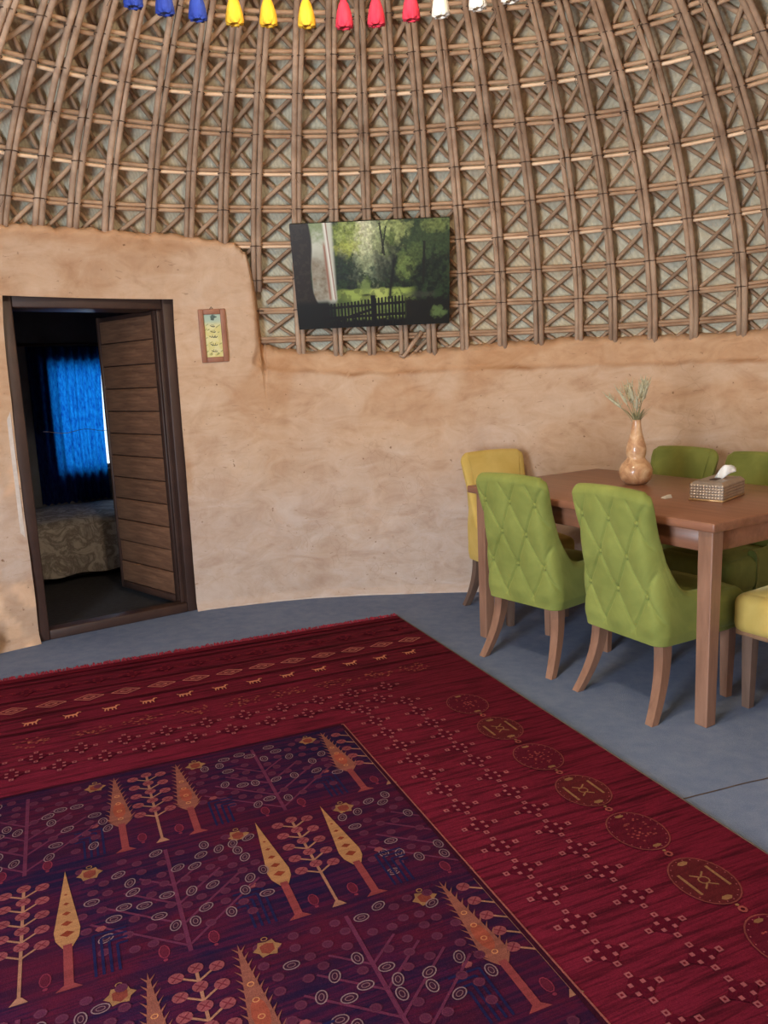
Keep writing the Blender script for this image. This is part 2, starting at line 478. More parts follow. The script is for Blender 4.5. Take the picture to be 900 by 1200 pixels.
def tint_at(deg, z):
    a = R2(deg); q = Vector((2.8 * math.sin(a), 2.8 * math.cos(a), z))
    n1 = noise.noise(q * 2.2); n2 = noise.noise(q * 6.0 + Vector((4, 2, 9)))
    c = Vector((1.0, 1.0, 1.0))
    pale = sstep(1.25, 0.25, z + 0.35 * n1 + 0.12 * n2)            # paler and bluer towards the floor, with a noisy edge
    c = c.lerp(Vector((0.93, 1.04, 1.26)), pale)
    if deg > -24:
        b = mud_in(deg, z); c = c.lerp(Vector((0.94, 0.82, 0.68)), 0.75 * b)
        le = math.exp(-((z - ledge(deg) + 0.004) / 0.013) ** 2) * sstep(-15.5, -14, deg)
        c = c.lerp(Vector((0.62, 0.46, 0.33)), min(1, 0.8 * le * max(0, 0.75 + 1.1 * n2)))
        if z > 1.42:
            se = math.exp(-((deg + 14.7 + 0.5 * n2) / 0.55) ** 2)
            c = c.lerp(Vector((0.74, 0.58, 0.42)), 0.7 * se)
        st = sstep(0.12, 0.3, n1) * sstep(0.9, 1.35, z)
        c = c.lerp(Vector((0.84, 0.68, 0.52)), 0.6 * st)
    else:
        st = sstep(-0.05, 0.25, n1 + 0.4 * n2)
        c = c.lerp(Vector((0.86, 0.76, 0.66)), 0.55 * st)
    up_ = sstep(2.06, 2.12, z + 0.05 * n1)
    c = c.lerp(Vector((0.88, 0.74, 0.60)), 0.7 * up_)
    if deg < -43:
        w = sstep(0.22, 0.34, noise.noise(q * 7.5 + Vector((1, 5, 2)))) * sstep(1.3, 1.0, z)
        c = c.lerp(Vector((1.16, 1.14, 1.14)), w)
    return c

def frange(a, b, step):
    n = max(1, int(round((b - a) / step))); return [a + (b - a) * i / n for i in range(n + 1)]
def mud_patch(geo_v, geo_f, cols, degs, zbase, zcap=None, dz=0.017):
    o = len(geo_v); rows = None
    for d in degs:
        zt = zcap if zcap else mudtop(d)
        body = max(8, int((2.2 if zbase < 0.5 else 0.4) / dz))
        ts = list(np.linspace(0, 1, body)); end = zt - 0.05
        zs = [zbase + (end - zbase) * t for t in ts] + [end + 0.05 * k for k in (0.25, 0.5, 0.7, 0.85, 0.94, 1.0)]
        rows = len(zs)
        for z in zs:
            r = mud_r(d, z, mudtop(d)); a = R2(d)
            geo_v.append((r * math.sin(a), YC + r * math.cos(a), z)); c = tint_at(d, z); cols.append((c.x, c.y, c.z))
    for i in range(len(degs) - 1):
        for k in range(rows - 1):
            a = o + i * rows + k; geo_f.append((a, a + rows, a + rows + 1, a + 1))
def build_mud():
    v, f, c = [], [], []
    mud_patch(v, f, c, frange(DR, -18, 0.5) + frange(-17.8, -12, 0.12) + frange(-11.6, 60, 0.5), 0.0)
    mud_patch(v, f, c, frange(DL, DR, 0.5), DTOP - 0.02)
    mud_patch(v, f, c, frange(-66, DL, 0.5), 0.0)
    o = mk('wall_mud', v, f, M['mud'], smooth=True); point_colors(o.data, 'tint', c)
    tag(o, kind='structure'); o['label'] = 'curved mud plastered wall below the reed lattice'
    v, f, c = [], [], []
    mud_patch(v, f, c, frange(60, 207, 3), 0.0, dz=0.09)
    mud_patch(v, f, c, frange(EL, ER, 2.5), ETOP, dz=0.09)
    mud_patch(v, f, c, frange(ER, -66, 3), 0.0, dz=0.09)
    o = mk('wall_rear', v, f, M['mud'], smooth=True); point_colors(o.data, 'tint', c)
    tag(o, kind='structure'); o['label'] = 'mud wall with the entrance opening'
_old_mudtop = mudtop
def mudtop(deg):
    if deg > 180: deg -= 360
    return _old_mudtop(deg)
_Rf = Rf
def Rf(deg):
    if deg > 180: deg -= 360
    return _Rf(deg)
build_mud()

# floor
fv = [(0, YC, 0)] + [((Rf(d) + 0.25) * math.sin(R2(d)), YC + (Rf(d) + 0.25) * math.cos(R2(d)), 0) for d in range(-180, 180, 3)]
floor = mk('floor', fv, [(0, 1 + (i + 1) % 120, 1 + i) for i in range(120)], M['carpet'])
tag(floor, kind='structure')
g = Geo()
sa, sb = Vector((0.60, 2.19, 0)), Vector((2.6, 2.88, 0))
pts = [sa.lerp(sb, t) + Vector((0.004 * noise.noise((t * 30, 0, 0)), 0.01 * noise.noise((t * 14, 4, 0)), 0.0012)) for t in np.linspace(0, 1, 40)]
g.tube(pts, 0.0028, 5, flat=0.4)
g.build('carpet_seam', M['cord'], floor)
g = Geo()
pts = []
for d in frange(DR + 0.6, 12.5, 0.7):
    pts.append(Vector(((mud_r(d, 0.02, 3) - 0.002) * math.sin(R2(d)), YC + (mud_r(d, 0.02, 3) - 0.002) * math.cos(R2(d)), 0.004)))
g.tube(pts, [0.005 + 0.004 * noise.noise((i * 0.4, 0, 0)) for i in range(len(pts))], 5)
tag(g.build('trim_1', M['caulk']), kind='structure')

# ------------------------------------------------------------------ reed dome with lattice
ceil_v, ceil_f = [], []
MD = frange(-180, 180, 3); MZ = list(np.linspace(1.2, 1.5, 3)) + [Z0 + DH * math.sin(t) for t in np.linspace(0.05, math.pi / 2 * 0.985, 26)]
for d in MD:
    for z in MZ: ceil_v.append(dome(d, max(z, min(mudtop(d + e_) for e_ in (-3, -1.5, 0, 1.5, 3)) - 0.10), 0.108))
nz = len(MZ)
for i in range(len(MD) - 1):
    for k in range(nz - 1): ceil_f.append((i * nz + k, i * nz + k + 1, (i + 1) * nz + k + 1, (i + 1) * nz + k))
ceil_v.append((0, YC, ceil_v[-1].z)); top_i = len(ceil_v) - 1
for i in range(len(MD) - 1): ceil_f.append((i * nz + nz - 1, top_i, (i + 1) * nz + nz - 1))
ceiling = mk('ceiling', ceil_v, ceil_f, M['reed'], smooth=True)
tag(ceiling, kind='structure'); ceiling['label'] = 'domed reed mat roof behind a lattice of poles'

RIB = [-43.1, -39.5, -35.8, -31.9, -27.1, -22.7, -18.6, -14.6, -9.5, -4.8, -0.7, 3.3, 6.8, 10.9, 15.4, 19.6, 24.2, 27.9, 32.0, 36.2, 40.9, 44.1]
d = RIB[0]
left = []
while d > -80: d -= 4.1 + random.uniform(-0.3, 0.3); left.append(d)
right = []; d = RIB[-1]
while d < 84: d += 4.1 + random.uniform(-0.3, 0.3); right.append(d)
RIB = left[::-1] + RIB + right
HOOP = [1.44, 1.60, 1.765, 1.935, 2.115, 2.28, 2.44, 2.59, 2.722, 2.83, 2.925, 3.01, 3.08, 3.14, 3.19]
def hoop_z(j, deg):
    j0 = int(math.floor(j)); j0 = max(0, min(j0, len(HOOP) - 2)); t = j - j0
    z = HOOP[j0] * (1 - t) + HOOP[j0 + 1] * t
    return z + 0.010 * noise.noise((deg * 0.045, j0 * 3.3, 2.0))
def rib_deg(i):
    i = max(0, min(i, len(RIB) - 1.0001)); k = int(i); return RIB[k] * (1 - (i - k)) + RIB[k + 1] * (i - k)

for i, d0 in enumerate(RIB):
    for s in (-1, 1):
        ph = random.uniform(0, 50); rad = random.uniform(0.0125, 0.0165)
        pts, ups = [], []
        zlow = mudtop(d0) - 0.05
        for z in list(np.linspace(zlow, 2.62, 9)) + [2.7, 2.8, 2.9, 3.0, 3.08, 3.15, 3.2]:
            w = 0.0062 * noise.noise((z * 2.2 + ph, i * 1.7, 0))
            p = dome(d0, z, 0.024 + 0.006 * noise.noise((z * 1.5, ph, 4)))
            tang = Vector((math.cos(R2(d0)), -math.sin(R2(d0)), 0))
            pts.append(p + tang * (s * (rad * 0.98) * (1 if z < 3 else 0.8) + w))
            ups.append(Vector((-math.sin(R2(d0)), -math.cos(R2(d0)), 0)))
        g = Geo(); g.tube(pts, [rad * (1.06 - 0.012 * k) for k in range(len(pts))], 7, upv=ups)
        g.build('rib_pole', M['pole'], ceiling, True)

bright = {4: (20, 60), 6: (-50, 6), 8: (-40, 60), 5: None}
for j in range(1, len(HOOP)):
    for s in (0, 1):
        pts = []
        offz = (0.0085 if s else -0.0085)
        d_from = -84 if HOOP[j] > 2.2 else (-17.2 if HOOP[j] > 2.0 else -14.4)
        for d in frange(d_from, 87, 1.7):
            z = hoop_z(j, d) + offz + 0.003 * noise.noise((d * 0.15, j * 2.1 + s * 9, 0))
            pts.append(dome(d, z, 0.046 + (0.0 if s else -0.004)))
        lo = s == 0 and j in (4, 6, 8, 3)
        g = Geo(); rr = (0.0095 if lo else 0.0105)
        g.tube(pts, [rr * (1 + 0.12 * noise.noise((k * 0.3, j, s))) for k in range(len(pts))], 6, flat=1.0)
        g.build('hoop_cane', M['slat'] if lo and j in (6, 8, 4) else M['hoop'], ceiling, True)

NR = len(RIB); NH = len(HOOP)
for sgn in (1, -1):
    for k in range(-NH, NR + NH):
        pts = []
        for jj in np.arange(0, NH - 1 - 3 + 0.01, 0.25):
            i = k + sgn * jj
            if i < 0 or i > NR - 1: continue
            d = rib_deg(i); z = hoop_z(jj, d)
            if z < mudtop(d) - 0.07: continue
            pts.append(dome(d, z, (0.067 if sgn > 0 else 0.086) + 0.004 * noise.noise((jj * 0.7, k * 1.3, sgn))) + Vector((0, 0, 0.014 * noise.noise((jj * 0.35, k * 2.7, sgn * 5)))))
        if len(pts) < 3: continue
        g = Geo(); rr = random.uniform(0.0095, 0.0125)
        g.tube(pts, rr, 6); g.build('diagonal_brace', M['brace'], ceiling, True)

g = Geo()
for i, d0 in enumerate(RIB):
    if d0 < -60 or d0 > 62: continue
    for j in range(2, NH - 4):
        z = hoop_z(j, d0)
        if d0 < -16 and z < 2.15: continue
        p = dome(d0, z + random.uniform(-0.004, 0.004), 0.022)
        tang = Vector((math.cos(R2(d0)), -math.sin(R2(d0)), 0)); inn = Vector((-math.sin(R2(d0)), -math.cos(R2(d0)), 0))
        loop = [p + tang * (0.034 * math.cos(t)) + inn * (0.0195 * math.sin(t)) for t in np.linspace(0, 2 * math.pi, 11)]
        g.tube(loop, 0.0024, 4, cap=False)
        if random.random() < 0.35:
            q = p + inn * 0.02 + tang * random.uniform(-0.02, 0.02)
            g.tube([q, q + Vector((random.uniform(-0.01, 0.01), 0, -0.03)) + inn * 0.006, q + Vector((random.uniform(-0.02, 0.02), 0, -0.055))], 0.0012, 3)
o = g.build('lashings', M['cord'], ceiling); o['kind'] = 'stuff'

# the split pole end that hangs over the mud under the canvas, and straw ends
g = Geo()
pa, pb = dome(5.6, 1.62, 0.02), dome(3.2, 1.475, -0.012)
g.tube([pa, pa.lerp(pb, 0.5) + Vector((0, -0.006, 0)), pb, pb + Vector((-0.022, -0.004, 0.012))], [0.015, 0.014, 0.012, 0.007], 6)
g.build('pole_end', M['pole'], ceiling, True)

# ------------------------------------------------------------------ door between hut and bedroom
door = empty('door_1', DM, math.atan2(TA.y, TA.x))
tag(door, kind='structure'); door['label'] = 'dark brown framed doorway with an open plank door'
def local_box(name, a0, a1, b0, b1, z0, z1, mat, parent, bev=0.006):
    return rounded_box(name, (a1 - a0, b1 - b0, z1 - z0), ((a0 + a1) / 2, (b0 + b1) / 2, (z0 + z1) / 2), bev, mat, parent, 2)
FB0, FB1 = -0.014, 0.24
local_box('frame_post', -0.465, -0.395, FB0, FB1, 0.0, 1.87, M['frame_dark'], door)
local_box('frame_post', 0.395, 0.465, FB0, FB1, 0.0, 1.87, M['frame_dark'], door)
local_box('frame_head', -0.395, 0.395, FB0 + 0.012, FB1, 1.79, 1.87, M['frame_dark'], door)
local_box('frame_sill', -0.395, 0.395, FB0, FB0 + 0.09, 0.0, 0.055, M['frame_dark'], door)
local_box('door_stop', 0.372, 0.396, 0.03, 0.055, 0.05, 1.79, M['frame_dark'], door, 0.003)
local_box('threshold', -0.395, 0.395, FB0 + 0.09, FB1, 0.0, 0.02, M['bedroom_floor'], door, 0.003)
# plaster filling between frame and mud edge
g = Geo()
for s in (-1, 1):
    g.box(s * 0.475, 0.02, 0.92, 0.02, 0.10, 1.86)
g.box(0, 0.02, 1.885, 0.96, 0.10, 0.03)
g.build('reveal_plaster', M['caulk'], door)
# leaf
leaf = empty('door_leaf', (0, 0, 0)); leaf.parent = door
hx, hy = 0.392, 0.075; fx, fy = 0.235, 0.745
leaf.location = (hx, hy, 0.0); leaf.rotation_euler = (0, 0, math.atan2(fy - hy, fx - hx))
LW = math.hypot(fx - hx, fy - hy)
NP = 12; z0, z1 = 0.085, 1.775; ph_ = (z1 - z0) / NP
pl_me = None
for k in range(NP):
    if pl_me is None:
        o = rounded_box('plank', (LW - 0.06, 0.024, ph_ - 0.005), (LW / 2 + 0.01, 0, 0), 0.006, M['plank'], leaf, 2); pl_me = o.data
    else:
        o = link(bpy.data.objects.new('plank', pl_me), leaf)
    o.location = (0, 0.004 * random.uniform(-1, 1), z0 + ph_ * (k + 0.5))
rounded_box('leaf_core', (LW - 0.02, 0.02, 1.76), (LW / 2, -0.018, 0.92), 0.004, M['frame_dark'], leaf, 1)
rounded_box('leaf_stile', (0.04, 0.045, 1.76), (0.02, -0.002, 0.92), 0.004, M['frame_dark'], leaf, 1)
rounded_box('leaf_stile', (0.024, 0.045, 1.76), (LW - 0.008, -0.002, 0.92), 0.004, M['frame_dark'], leaf, 1)
rounded_box('leaf_rail', (LW - 0.04, 0.045, 0.045), (LW / 2, -0.002, 0.0615), 0.004, M['frame_dark'], leaf, 1)

# ------------------------------------------------------------------ bedroom beyond
def bed_box(name, a0, a1, b0, b1, z0, z1, mat, kind='structure'):
    g = Geo(); g.box((a0 + a1) / 2, (b0 + b1) / 2, (z0 + z1) / 2, a1 - a0, b1 - b0, z1 - z0)
    o = g.build(name, mat); o.location = DM; o.rotation_euler = (0, 0, math.atan2(TA.y, TA.x))
    if kind: o['kind'] = kind
    return o
AW0, AW1, BW0, BW1, CH = -0.75, 1.75, 0.20, 2.2, 2.05
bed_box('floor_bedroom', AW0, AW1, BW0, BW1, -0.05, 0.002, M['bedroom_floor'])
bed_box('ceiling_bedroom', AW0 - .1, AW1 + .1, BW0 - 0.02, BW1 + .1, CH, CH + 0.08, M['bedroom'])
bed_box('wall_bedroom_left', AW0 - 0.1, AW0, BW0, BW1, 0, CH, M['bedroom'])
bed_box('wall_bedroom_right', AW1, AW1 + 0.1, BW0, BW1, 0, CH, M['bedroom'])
# wall with the window opening
WA0, WA1, WZ0, WZ1 = 0.20, 0.80, 0.70, 1.57
g = Geo()
def seg(a0, a1, z0, z1, b0=BW1, b1=BW1 + 0.16): g.box((a0 + a1) / 2, (b0 + b1) / 2, (z0 + z1) / 2, a1 - a0, b1 - b0, z1 - z0)
seg(AW0, WA0, 0, CH); seg(WA1, AW1, 0, CH); seg(WA0, WA1, 0, WZ0); seg(WA0, WA1, WZ1, CH)
o = g.build('wall_bedroom_back', M['bedroom']); o.location = DM; o.rotation_euler = (0, 0, math.atan2(TA.y, TA.x)); o['kind'] = 'structure'
g = Geo()
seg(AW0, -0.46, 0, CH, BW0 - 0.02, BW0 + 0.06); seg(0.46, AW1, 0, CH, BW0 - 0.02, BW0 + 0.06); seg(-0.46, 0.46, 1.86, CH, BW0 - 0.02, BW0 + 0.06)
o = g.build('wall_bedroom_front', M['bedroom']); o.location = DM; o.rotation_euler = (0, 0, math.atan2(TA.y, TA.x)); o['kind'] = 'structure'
win = empty('window_1', DM, math.atan2(TA.y, TA.x)); tag(win, kind='structure'); win['label'] = 'bedroom window behind the blue curtain'
for a0, a1, z0, z1 in ((WA0, WA0 + 0.035, WZ0, WZ1), (WA1 - 0.035, WA1, WZ0, WZ1), (WA0, WA1, WZ0, WZ0 + 0.035), (WA0, WA1, WZ1 - 0.035, WZ1)):
    local_box('window_frame', a0, a1, BW1 + 0.05, BW1 + 0.09, z0, z1, M['window_metal'], win, 0.003)
g = Geo(); g.box((WA0 + WA1) / 2, BW1 + 0.07, (WZ0 + WZ1) / 2, WA1 - WA0 - 0.06, 0.005, WZ1 - WZ0 - 0.06); g.build('window_pane', M['glass'], win)

# curtain
cur = empty('window_curtain', DM + NB * 0, math.atan2(TA.y, TA.x))
tag(cur, 'blue pleated curtain glowing over the bedroom window above the bed', 'curtain')
nA, nZ = 150, 24; v, f = [], []
CA0, CA1, CZ0, CZ1 = 0.04, 0.585, 0.455, 1.70
for k in range(nZ + 1):
    t = k / nZ; z = CZ0 + (CZ1 - CZ0) * t
    for i in range(nA + 1):
        s = i / nA
        a = CA0 + (CA1 - CA0) * s + 0.014 * (t - 0.35) * s * 2.2 - 0.012 * math.sin(math.pi * t) * s
        amp = 0.012 * (1.0 - 0.3 * t)
        b = BW1 - 0.024 + amp * math.sin(s * 2 * math.pi * 8 + 0.9 * math.sin(s * 9) + 0.3 * math.sin(t * 3)) + 0.006 * noise.noise((s * 12, t * 2, 0))
        v.append((a, b, z + 0.008 * math.sin(s * 63) * (1 - t)))
for k in range(nZ):
    for i in range(nA):
        a = k * (nA + 1) + i; f.append((a, a + 1, a + nA + 2, a + nA + 1))
mk('curtain_cloth', v, f, M['curtain'], cur, True)
g = Geo(); g.tube([(CA0 - 0.06, BW1 - 0.055, 1.715), (CA1 + 0.3, BW1 - 0.055, 1.715)], 0.011, 8); g.build('curtain_rod', M['frame_dark'], cur, True)
g = Geo(); g.tube([(CA0 + 0.05 + 0.1 * i / 1.0 * 0.45, BW1 - 0.085, 1.03 + 0.012 * math.cos(i * 0.9)) for i in range(0, 12)], 0.0022, 4); g.build('tie_cord', M['white_paper'], cur)

# bed
bed = empty('bed', DM, math.atan2(TA.y, TA.x)); tag(bed, 'low bed under a white and grey marbled cover in the dark bedroom', 'bed')
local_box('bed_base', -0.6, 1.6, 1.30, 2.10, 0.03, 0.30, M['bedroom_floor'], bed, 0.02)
v, f = [], []
for i in range(61):
    a = -0.62 + 2.24 * i / 60
    prof_ = [(1.245, 0.06), (1.235, 0.14), (1.24, 0.24), (1.245, 0.34), (1.255, 0.40), (1.30, 0.44), (1.45, 0.455), (1.7, 0.46), (1.95, 0.455), (2.09, 0.45), (2.12, 0.43), (2.125, 0.30)]
    for j, (b, z) in enumerate(prof_):
        w = 0.012 * noise.noise((a * 5, j * 0.8, 0)) + (0.014 * math.sin(a * 21) * max(0, 1 - z / 0.4) if j < 5 else 0)
        v.append((a, b + w, z + (0.012 * noise.noise((a * 4, b * 4, 3)) if j > 4 else 0.01 * noise.noise((a * 6, 0, 0)))))
np_ = 12
for i in range(60):
    for j in range(np_ - 1):
        q = i * np_ + j; f.append((q, q + np_, q + np_ + 1, q + 1))
mk('bed_cover', v, f, M['bedcover'], bed, True)

# ------------------------------------------------------------------ rug
RU = Vector((-0.92328, -0.38412, 0)); RW, RL = 3.02, 4.05
rug = empty('rug', (0.05, 4.34, 0), math.atan2(RU.y, RU.x))
tag(rug, 'large crimson knotted rug with cypress tree centre panel and red fringe', 'rug')
T = 0.011
PU0, PU1, PV0, PV1 = 0.77, 2.30, 1.215, 3.255
rounded_box('border', (RW, RL, T), (RW / 2, RL / 2, T / 2), 0.004, M['rug_border'], rug, 2)
g = Geo(); g.box((PU0 + PU1) / 2, (PV0 + PV1) / 2, T, PU1 - PU0, PV1 - PV0, 0.001); g.build('centre_panel', M['rug_panel'], rug)
for u0 in (-0.006, RW - 0.006):
    g = Geo(); g.tube([(u0 + 0.006, 0.0, 0.006), (u0 + 0.006, RL, 0.006)], 0.0065, 6); g.build('selvedge', M['selvedge'], rug)
g = Geo()
for e, sg in ((0.0, -1), (RL, 1)):
    for k in range(560):
        u = RW * (k + random.random()) / 560; ln = random.uniform(0.016, 0.05); du = random.uniform(-0.02, 0.02)
        zz = random.uniform(0.004, 0.012)
        g.tube([(u, e - sg * 0.01, 0.008), (u + du * 0.5, e + sg * ln * 0.5, zz + 0.006), (u + du, e + sg * ln, 0.003)], [0.0035, 0.003, 0.002], 4)
o = g.build('fringe', M['fringe'], rug); o['kind'] = 'stuff'

mv, mf, mc = [], [], []
ZL = [T + 0.0009]
def poly(pts, col, dz=0.0):
    o = len(mv); ZL[0] += 6e-7; z = ZL[0]
    mv.extend([(p[0], p[1], z) for p in pts]); mf.append(tuple(range(o, o + len(pts)))); mc.append(col)
def disc(u, v, ru, rv, col, ang=0.0, n=10, dz=0.0):
    ca, sa_ = math.cos(ang), math.sin(ang)
    poly([(u + ca * ru * math.cos(t) - sa_ * rv * math.sin(t), v + sa_ * ru * math.cos(t) + ca * rv * math.sin(t)) for t in [2 * math.pi * k / n for k in range(n)]], col, dz)
def ring(u, v, ru, rv, w, col, ang=0.0, n=14, dz=0.0):
    ca, sa_ = math.cos(ang), math.sin(ang); o = len(mv); ZL[0] += 6e-7; z = ZL[0]
    for q in (0, w):
        for k in range(n):
            t = 2 * math.pi * k / n; x = (ru - q) * math.cos(t); y = (rv - q) * math.sin(t)
            mv.append((u + ca * x - sa_ * y, v + sa_ * x + ca * y, z))
    for k in range(n):
        mf.append((o + k, o + (k + 1) % n, o + n + (k + 1) % n, o + n + k)); mc.append(col)
def line(p, q, w, col, dz=0.0):
    dx, dy = q[0] - p[0], q[1] - p[1]; l = math.hypot(dx, dy) or 1; nx, ny = -dy / l * w / 2, dx / l * w / 2
    poly([(p[0] + nx, p[1] + ny), (q[0] + nx, q[1] + ny), (q[0] - nx, q[1] - ny), (p[0] - nx, p[1] - ny)], col, dz)
cGOLD, cORANGE, cTRUNK = lin(150, 106, 72), lin(122, 72, 62), lin(120, 53, 56)
cSTEM, cBLOS, cPALE = lin(142, 98, 80), lin(122, 62, 68), lin(122, 96, 102)
cDIM, cBRANCH, cNAVY, cDARK = lin(76, 32, 54), lin(88, 38, 62), lin(30, 24, 58), lin(66, 14, 24)
cROSE, cOLIVE, cYEL = lin(144, 78, 84), lin(104, 62, 40), lin(130, 92, 64)
def inside(u, v): return PU0 + 0.004 < u < PU1 - 0.004 and PV0 + 0.004 < v < PV1 - 0.004

def cypress(u, vt, spiky):
    L1, L2, hw = 0.335, 0.475, 0.034
    out = []
    N_ = 13 if spiky else 10
    for k in range(N_ + 1):
        t = k / N_; w = hw * min(1, (t / 0.86)) ** 1.05 if t < 0.86 else hw * (1 - (t - 0.86) / 0.14 * 0.65)
        out.append((w, vt + L1 * t))
        if spiky and 0 < k < N_: out.append((w + 0.015, vt + L1 * t - 0.016)); out.append((w + 0.002, vt + L1 * t + 0.007))
    col = cORANGE if spiky else cGOLD
    poly([(u + w, v_) for w, v_ in out] + [(u - w, v_) for w, v_ in reversed(out)], col)
    if spiky:
        disc(u, vt + L1 * 0.7, 0.02, 0.05, lin(136, 66, 52), dz=0.0002)
        for k in range(4): ring(u, vt + L1 * (0.42 + 0.15 * k), 0.009, 0.008, 0.003, lin(176, 116, 78), n=8, dz=0.0004)
    else:
        for k in range(5):
            s = 0.004 + 0.0022 * k; c0 = vt + L1 * (0.34 + 0.125 * k)
            poly([(u - s * 1.4, c0), (u, c0 - s), (u + s * 1.4, c0), (u, c0 + s)], lin(112, 48, 34), 0.0003)
    line((u, vt + L1 - 0.012), (u, vt + L2), 0.021, cTRUNK, 0.0001)
    poly([(u - 0.03, vt + L2 + 0.008), (u - 0.012, vt + L2 - 0.008), (u + 0.012, vt + L2 - 0.008), (u + 0.03, vt + L2 + 0.008)], cTRUNK, 0.0002)
def blossom(u, v):
    disc(u, v, 0.0185, 0.0165, cBLOS, n=12, dz=0.0002)
    for k in range(4):
        a = k * math.pi / 2 + 0.78
        line((u, v), (u + 0.015 * math.cos(a), v + 0.014 * math.sin(a)), 0.0035, lin(96, 36, 46), 0.0004)
def flower_tree(u, vt, half=0):
    line((u, vt + 0.03), (u, vt + 0.47), 0.008, cSTEM)
    poly([(u - 0.02, vt + 0.482), (u - 0.006, vt + 0.462), (u + 0.006, vt + 0.462), (u + 0.02, vt + 0.482)], cSTEM)
    for k in range(5):
        v0 = vt + 0.035 + 0.062 * k
        if not half: blossom(u, v0)
        for s in (-1, 1):
            if half and s != half: continue
            line((u, v0 + 0.045), (u + s * 0.04, v0 + 0.018), 0.006, cSTEM, 0.0001)
            blossom(u + s * 0.047, v0 + 0.014)
def big_tree(u, vt):
    r_ = random.Random(int(u * 100) * 7 + int(vt * 100))
    if inside(u, vt + 0.2): line((u, vt + 0.02), (u, vt + 0.48), 0.011, cBRANCH)
    for s in (-1, 1):
        for k in range(4):
            p0 = (u, vt + 0.46 - 0.085 * k); ln = 0.22 - 0.045 * k
            p1 = (u + s * ln, p0[1] - ln * 0.85)
            if inside(*p1) and inside(u, p0[1]): line(p0, p1, 0.007, cBRANCH)
            elif inside(*p1) or inside(u, p0[1]):
                best = None
                for t in np.linspace(0, 1, 30):
                    q = (p0[0] + (p1[0] - p0[0]) * t, p0[1] + (p1[1] - p0[1]) * t)
                    if inside(*q): best = (best or []) + [q]
                if best and len(best) > 1: line(best[0], best[-1], 0.007, cBRANCH)
    pts = []
    for tr in range(900):
        a = u + r_.uniform(-0.24, 0.24); b = vt + r_.uniform(0.02, 0.42)
        if abs(a - u) < 0.018 or (b > vt + 0.40 - abs(a - u) * 0.2 and abs(a - u) > 0.2): continue
        if abs(a - u) > 0.25 - 0.0 * b: continue
        if any(math.hypot(a - x, b - y) < 0.041 for x, y in pts): continue
        pts.append((a, b))
        if not inside(a, b): continue
        if not inside(a + 0.02, b) or not inside(a - 0.02, b): continue
        if r_.random() < 0.42:
            an = r_.choice([0.0, 1.2, 1.57, 0.5]); ring(a, b, 0.021, 0.0145, 0.0032, cPALE, an, dz=0.0004)
            disc(a, b, 0.0165, 0.0105, lin(54, 26, 44), an, dz=0.0002); ring(a, b, 0.011, 0.007, 0.002, lin(116, 84, 90), an, 10, 0.0005)
        else:
            disc(a, b, 0.015, 0.014, cDIM, dz=0.0002); ring(a, b, 0.013, 0.012, 0.002, lin(86, 42, 60), 0, 10, 0.0003)
def bug(u, v):
    if not inside(u - 0.03, v) or not inside(u + 0.03, v): return
    hexp = [(-0.02, -0.014), (0, -0.022), (0.02, -0.014), (0.019, 0.012), (0.0, 0.024), (-0.019, 0.012)]
    out = []
    for k in range(12):
        a = -math.pi / 2 + k * math.pi / 6; rr = 0.036 if k % 2 else 0.026
        out.append((u + rr * math.cos(a), v + rr * 0.86 * math.sin(a)))
    poly(out, cYEL)
    poly([(u + x * 0.85, v + y * 0.85) for x, y in hexp], lin(112, 52, 44), 0.0003)
    ring(u, v - 0.034, 0.009, 0.008, 0.003, cYEL, n=8, dz=0.0004)
def lantern(u, v):
    if not inside(u - 0.02, v): return
    ring(u, v, 0.014, 0.024, 0.0035, lin(112, 40, 58), n=10); disc(u, v, 0.010, 0.019, lin(84, 26, 44), n=8)
    disc(u, v + 0.03, 0.006, 0.005, lin(112, 40, 58), n=6)
def maze(u, v, s):
    for k in range(4):
        a = 0.02 + 0.018 * k; c_ = lin(28, 26, 62)
        if not inside(u + s * (a + 0.005), v): continue
        line((u + s * a, v - 0.15 + 0.018 * k), (u + s * a, v), 0.007, c_)
        if inside(u + s * 0.10, v): line((u + s * a, v - 0.15 + 0.018 * k), (u + s * 0.10, v - 0.15 + 0.018 * k), 0.007, c_)
for row in range(4):
    vt = 1.24 + 0.508 * row
    for k in range(-1, 6):
        u = 0.77 + 0.381 * k
        if (k + row) % 2 == 0:      # cypress pair with a flowering tree between
            spk = row % 2 == 0
            if inside(u, vt + 0.2) and PU0 + 0.05 < u < PU1 - 0.05: flower_tree(u, vt)
            elif abs(u - PU0) < 0.03: flower_tree(PU0 + 0.012, vt, 1)
            elif abs(u - PU1) < 0.03: flower_tree(PU1 - 0.012, vt, -1)
            for s in (-1, 1):
                if inside(u + s * 0.155, vt + 0.2): pass
                if inside(u + s * 0.106 - 0.04, vt + 0.2) and inside(u + s * 0.106 + 0.04, vt + 0.2): cypress(u + s * 0.106, vt, spk)
                bug(u + s * 0.17, vt + 0.045); lantern(u + s * 0.055, vt + 0.43)
                if inside(u + s * 0.15, vt + 0.4): maze(u + s * 0.145, vt + 0.47, s)
                for z_ in range(3): 
                    q = (u + s * (0.155 + 0.02 * z_), vt + 0.26 + 0.0 * z_)
                if inside(u + s * 0.185, vt + 0.3): disc(u + s * 0.185, vt + 0.30, 0.014, 0.011, cBLOS, n=6)
        elif -1 < k < 6:
            big_tree(u, vt)
            for s in (-1, 1): lantern(u + s * 0.06, vt + 0.455)
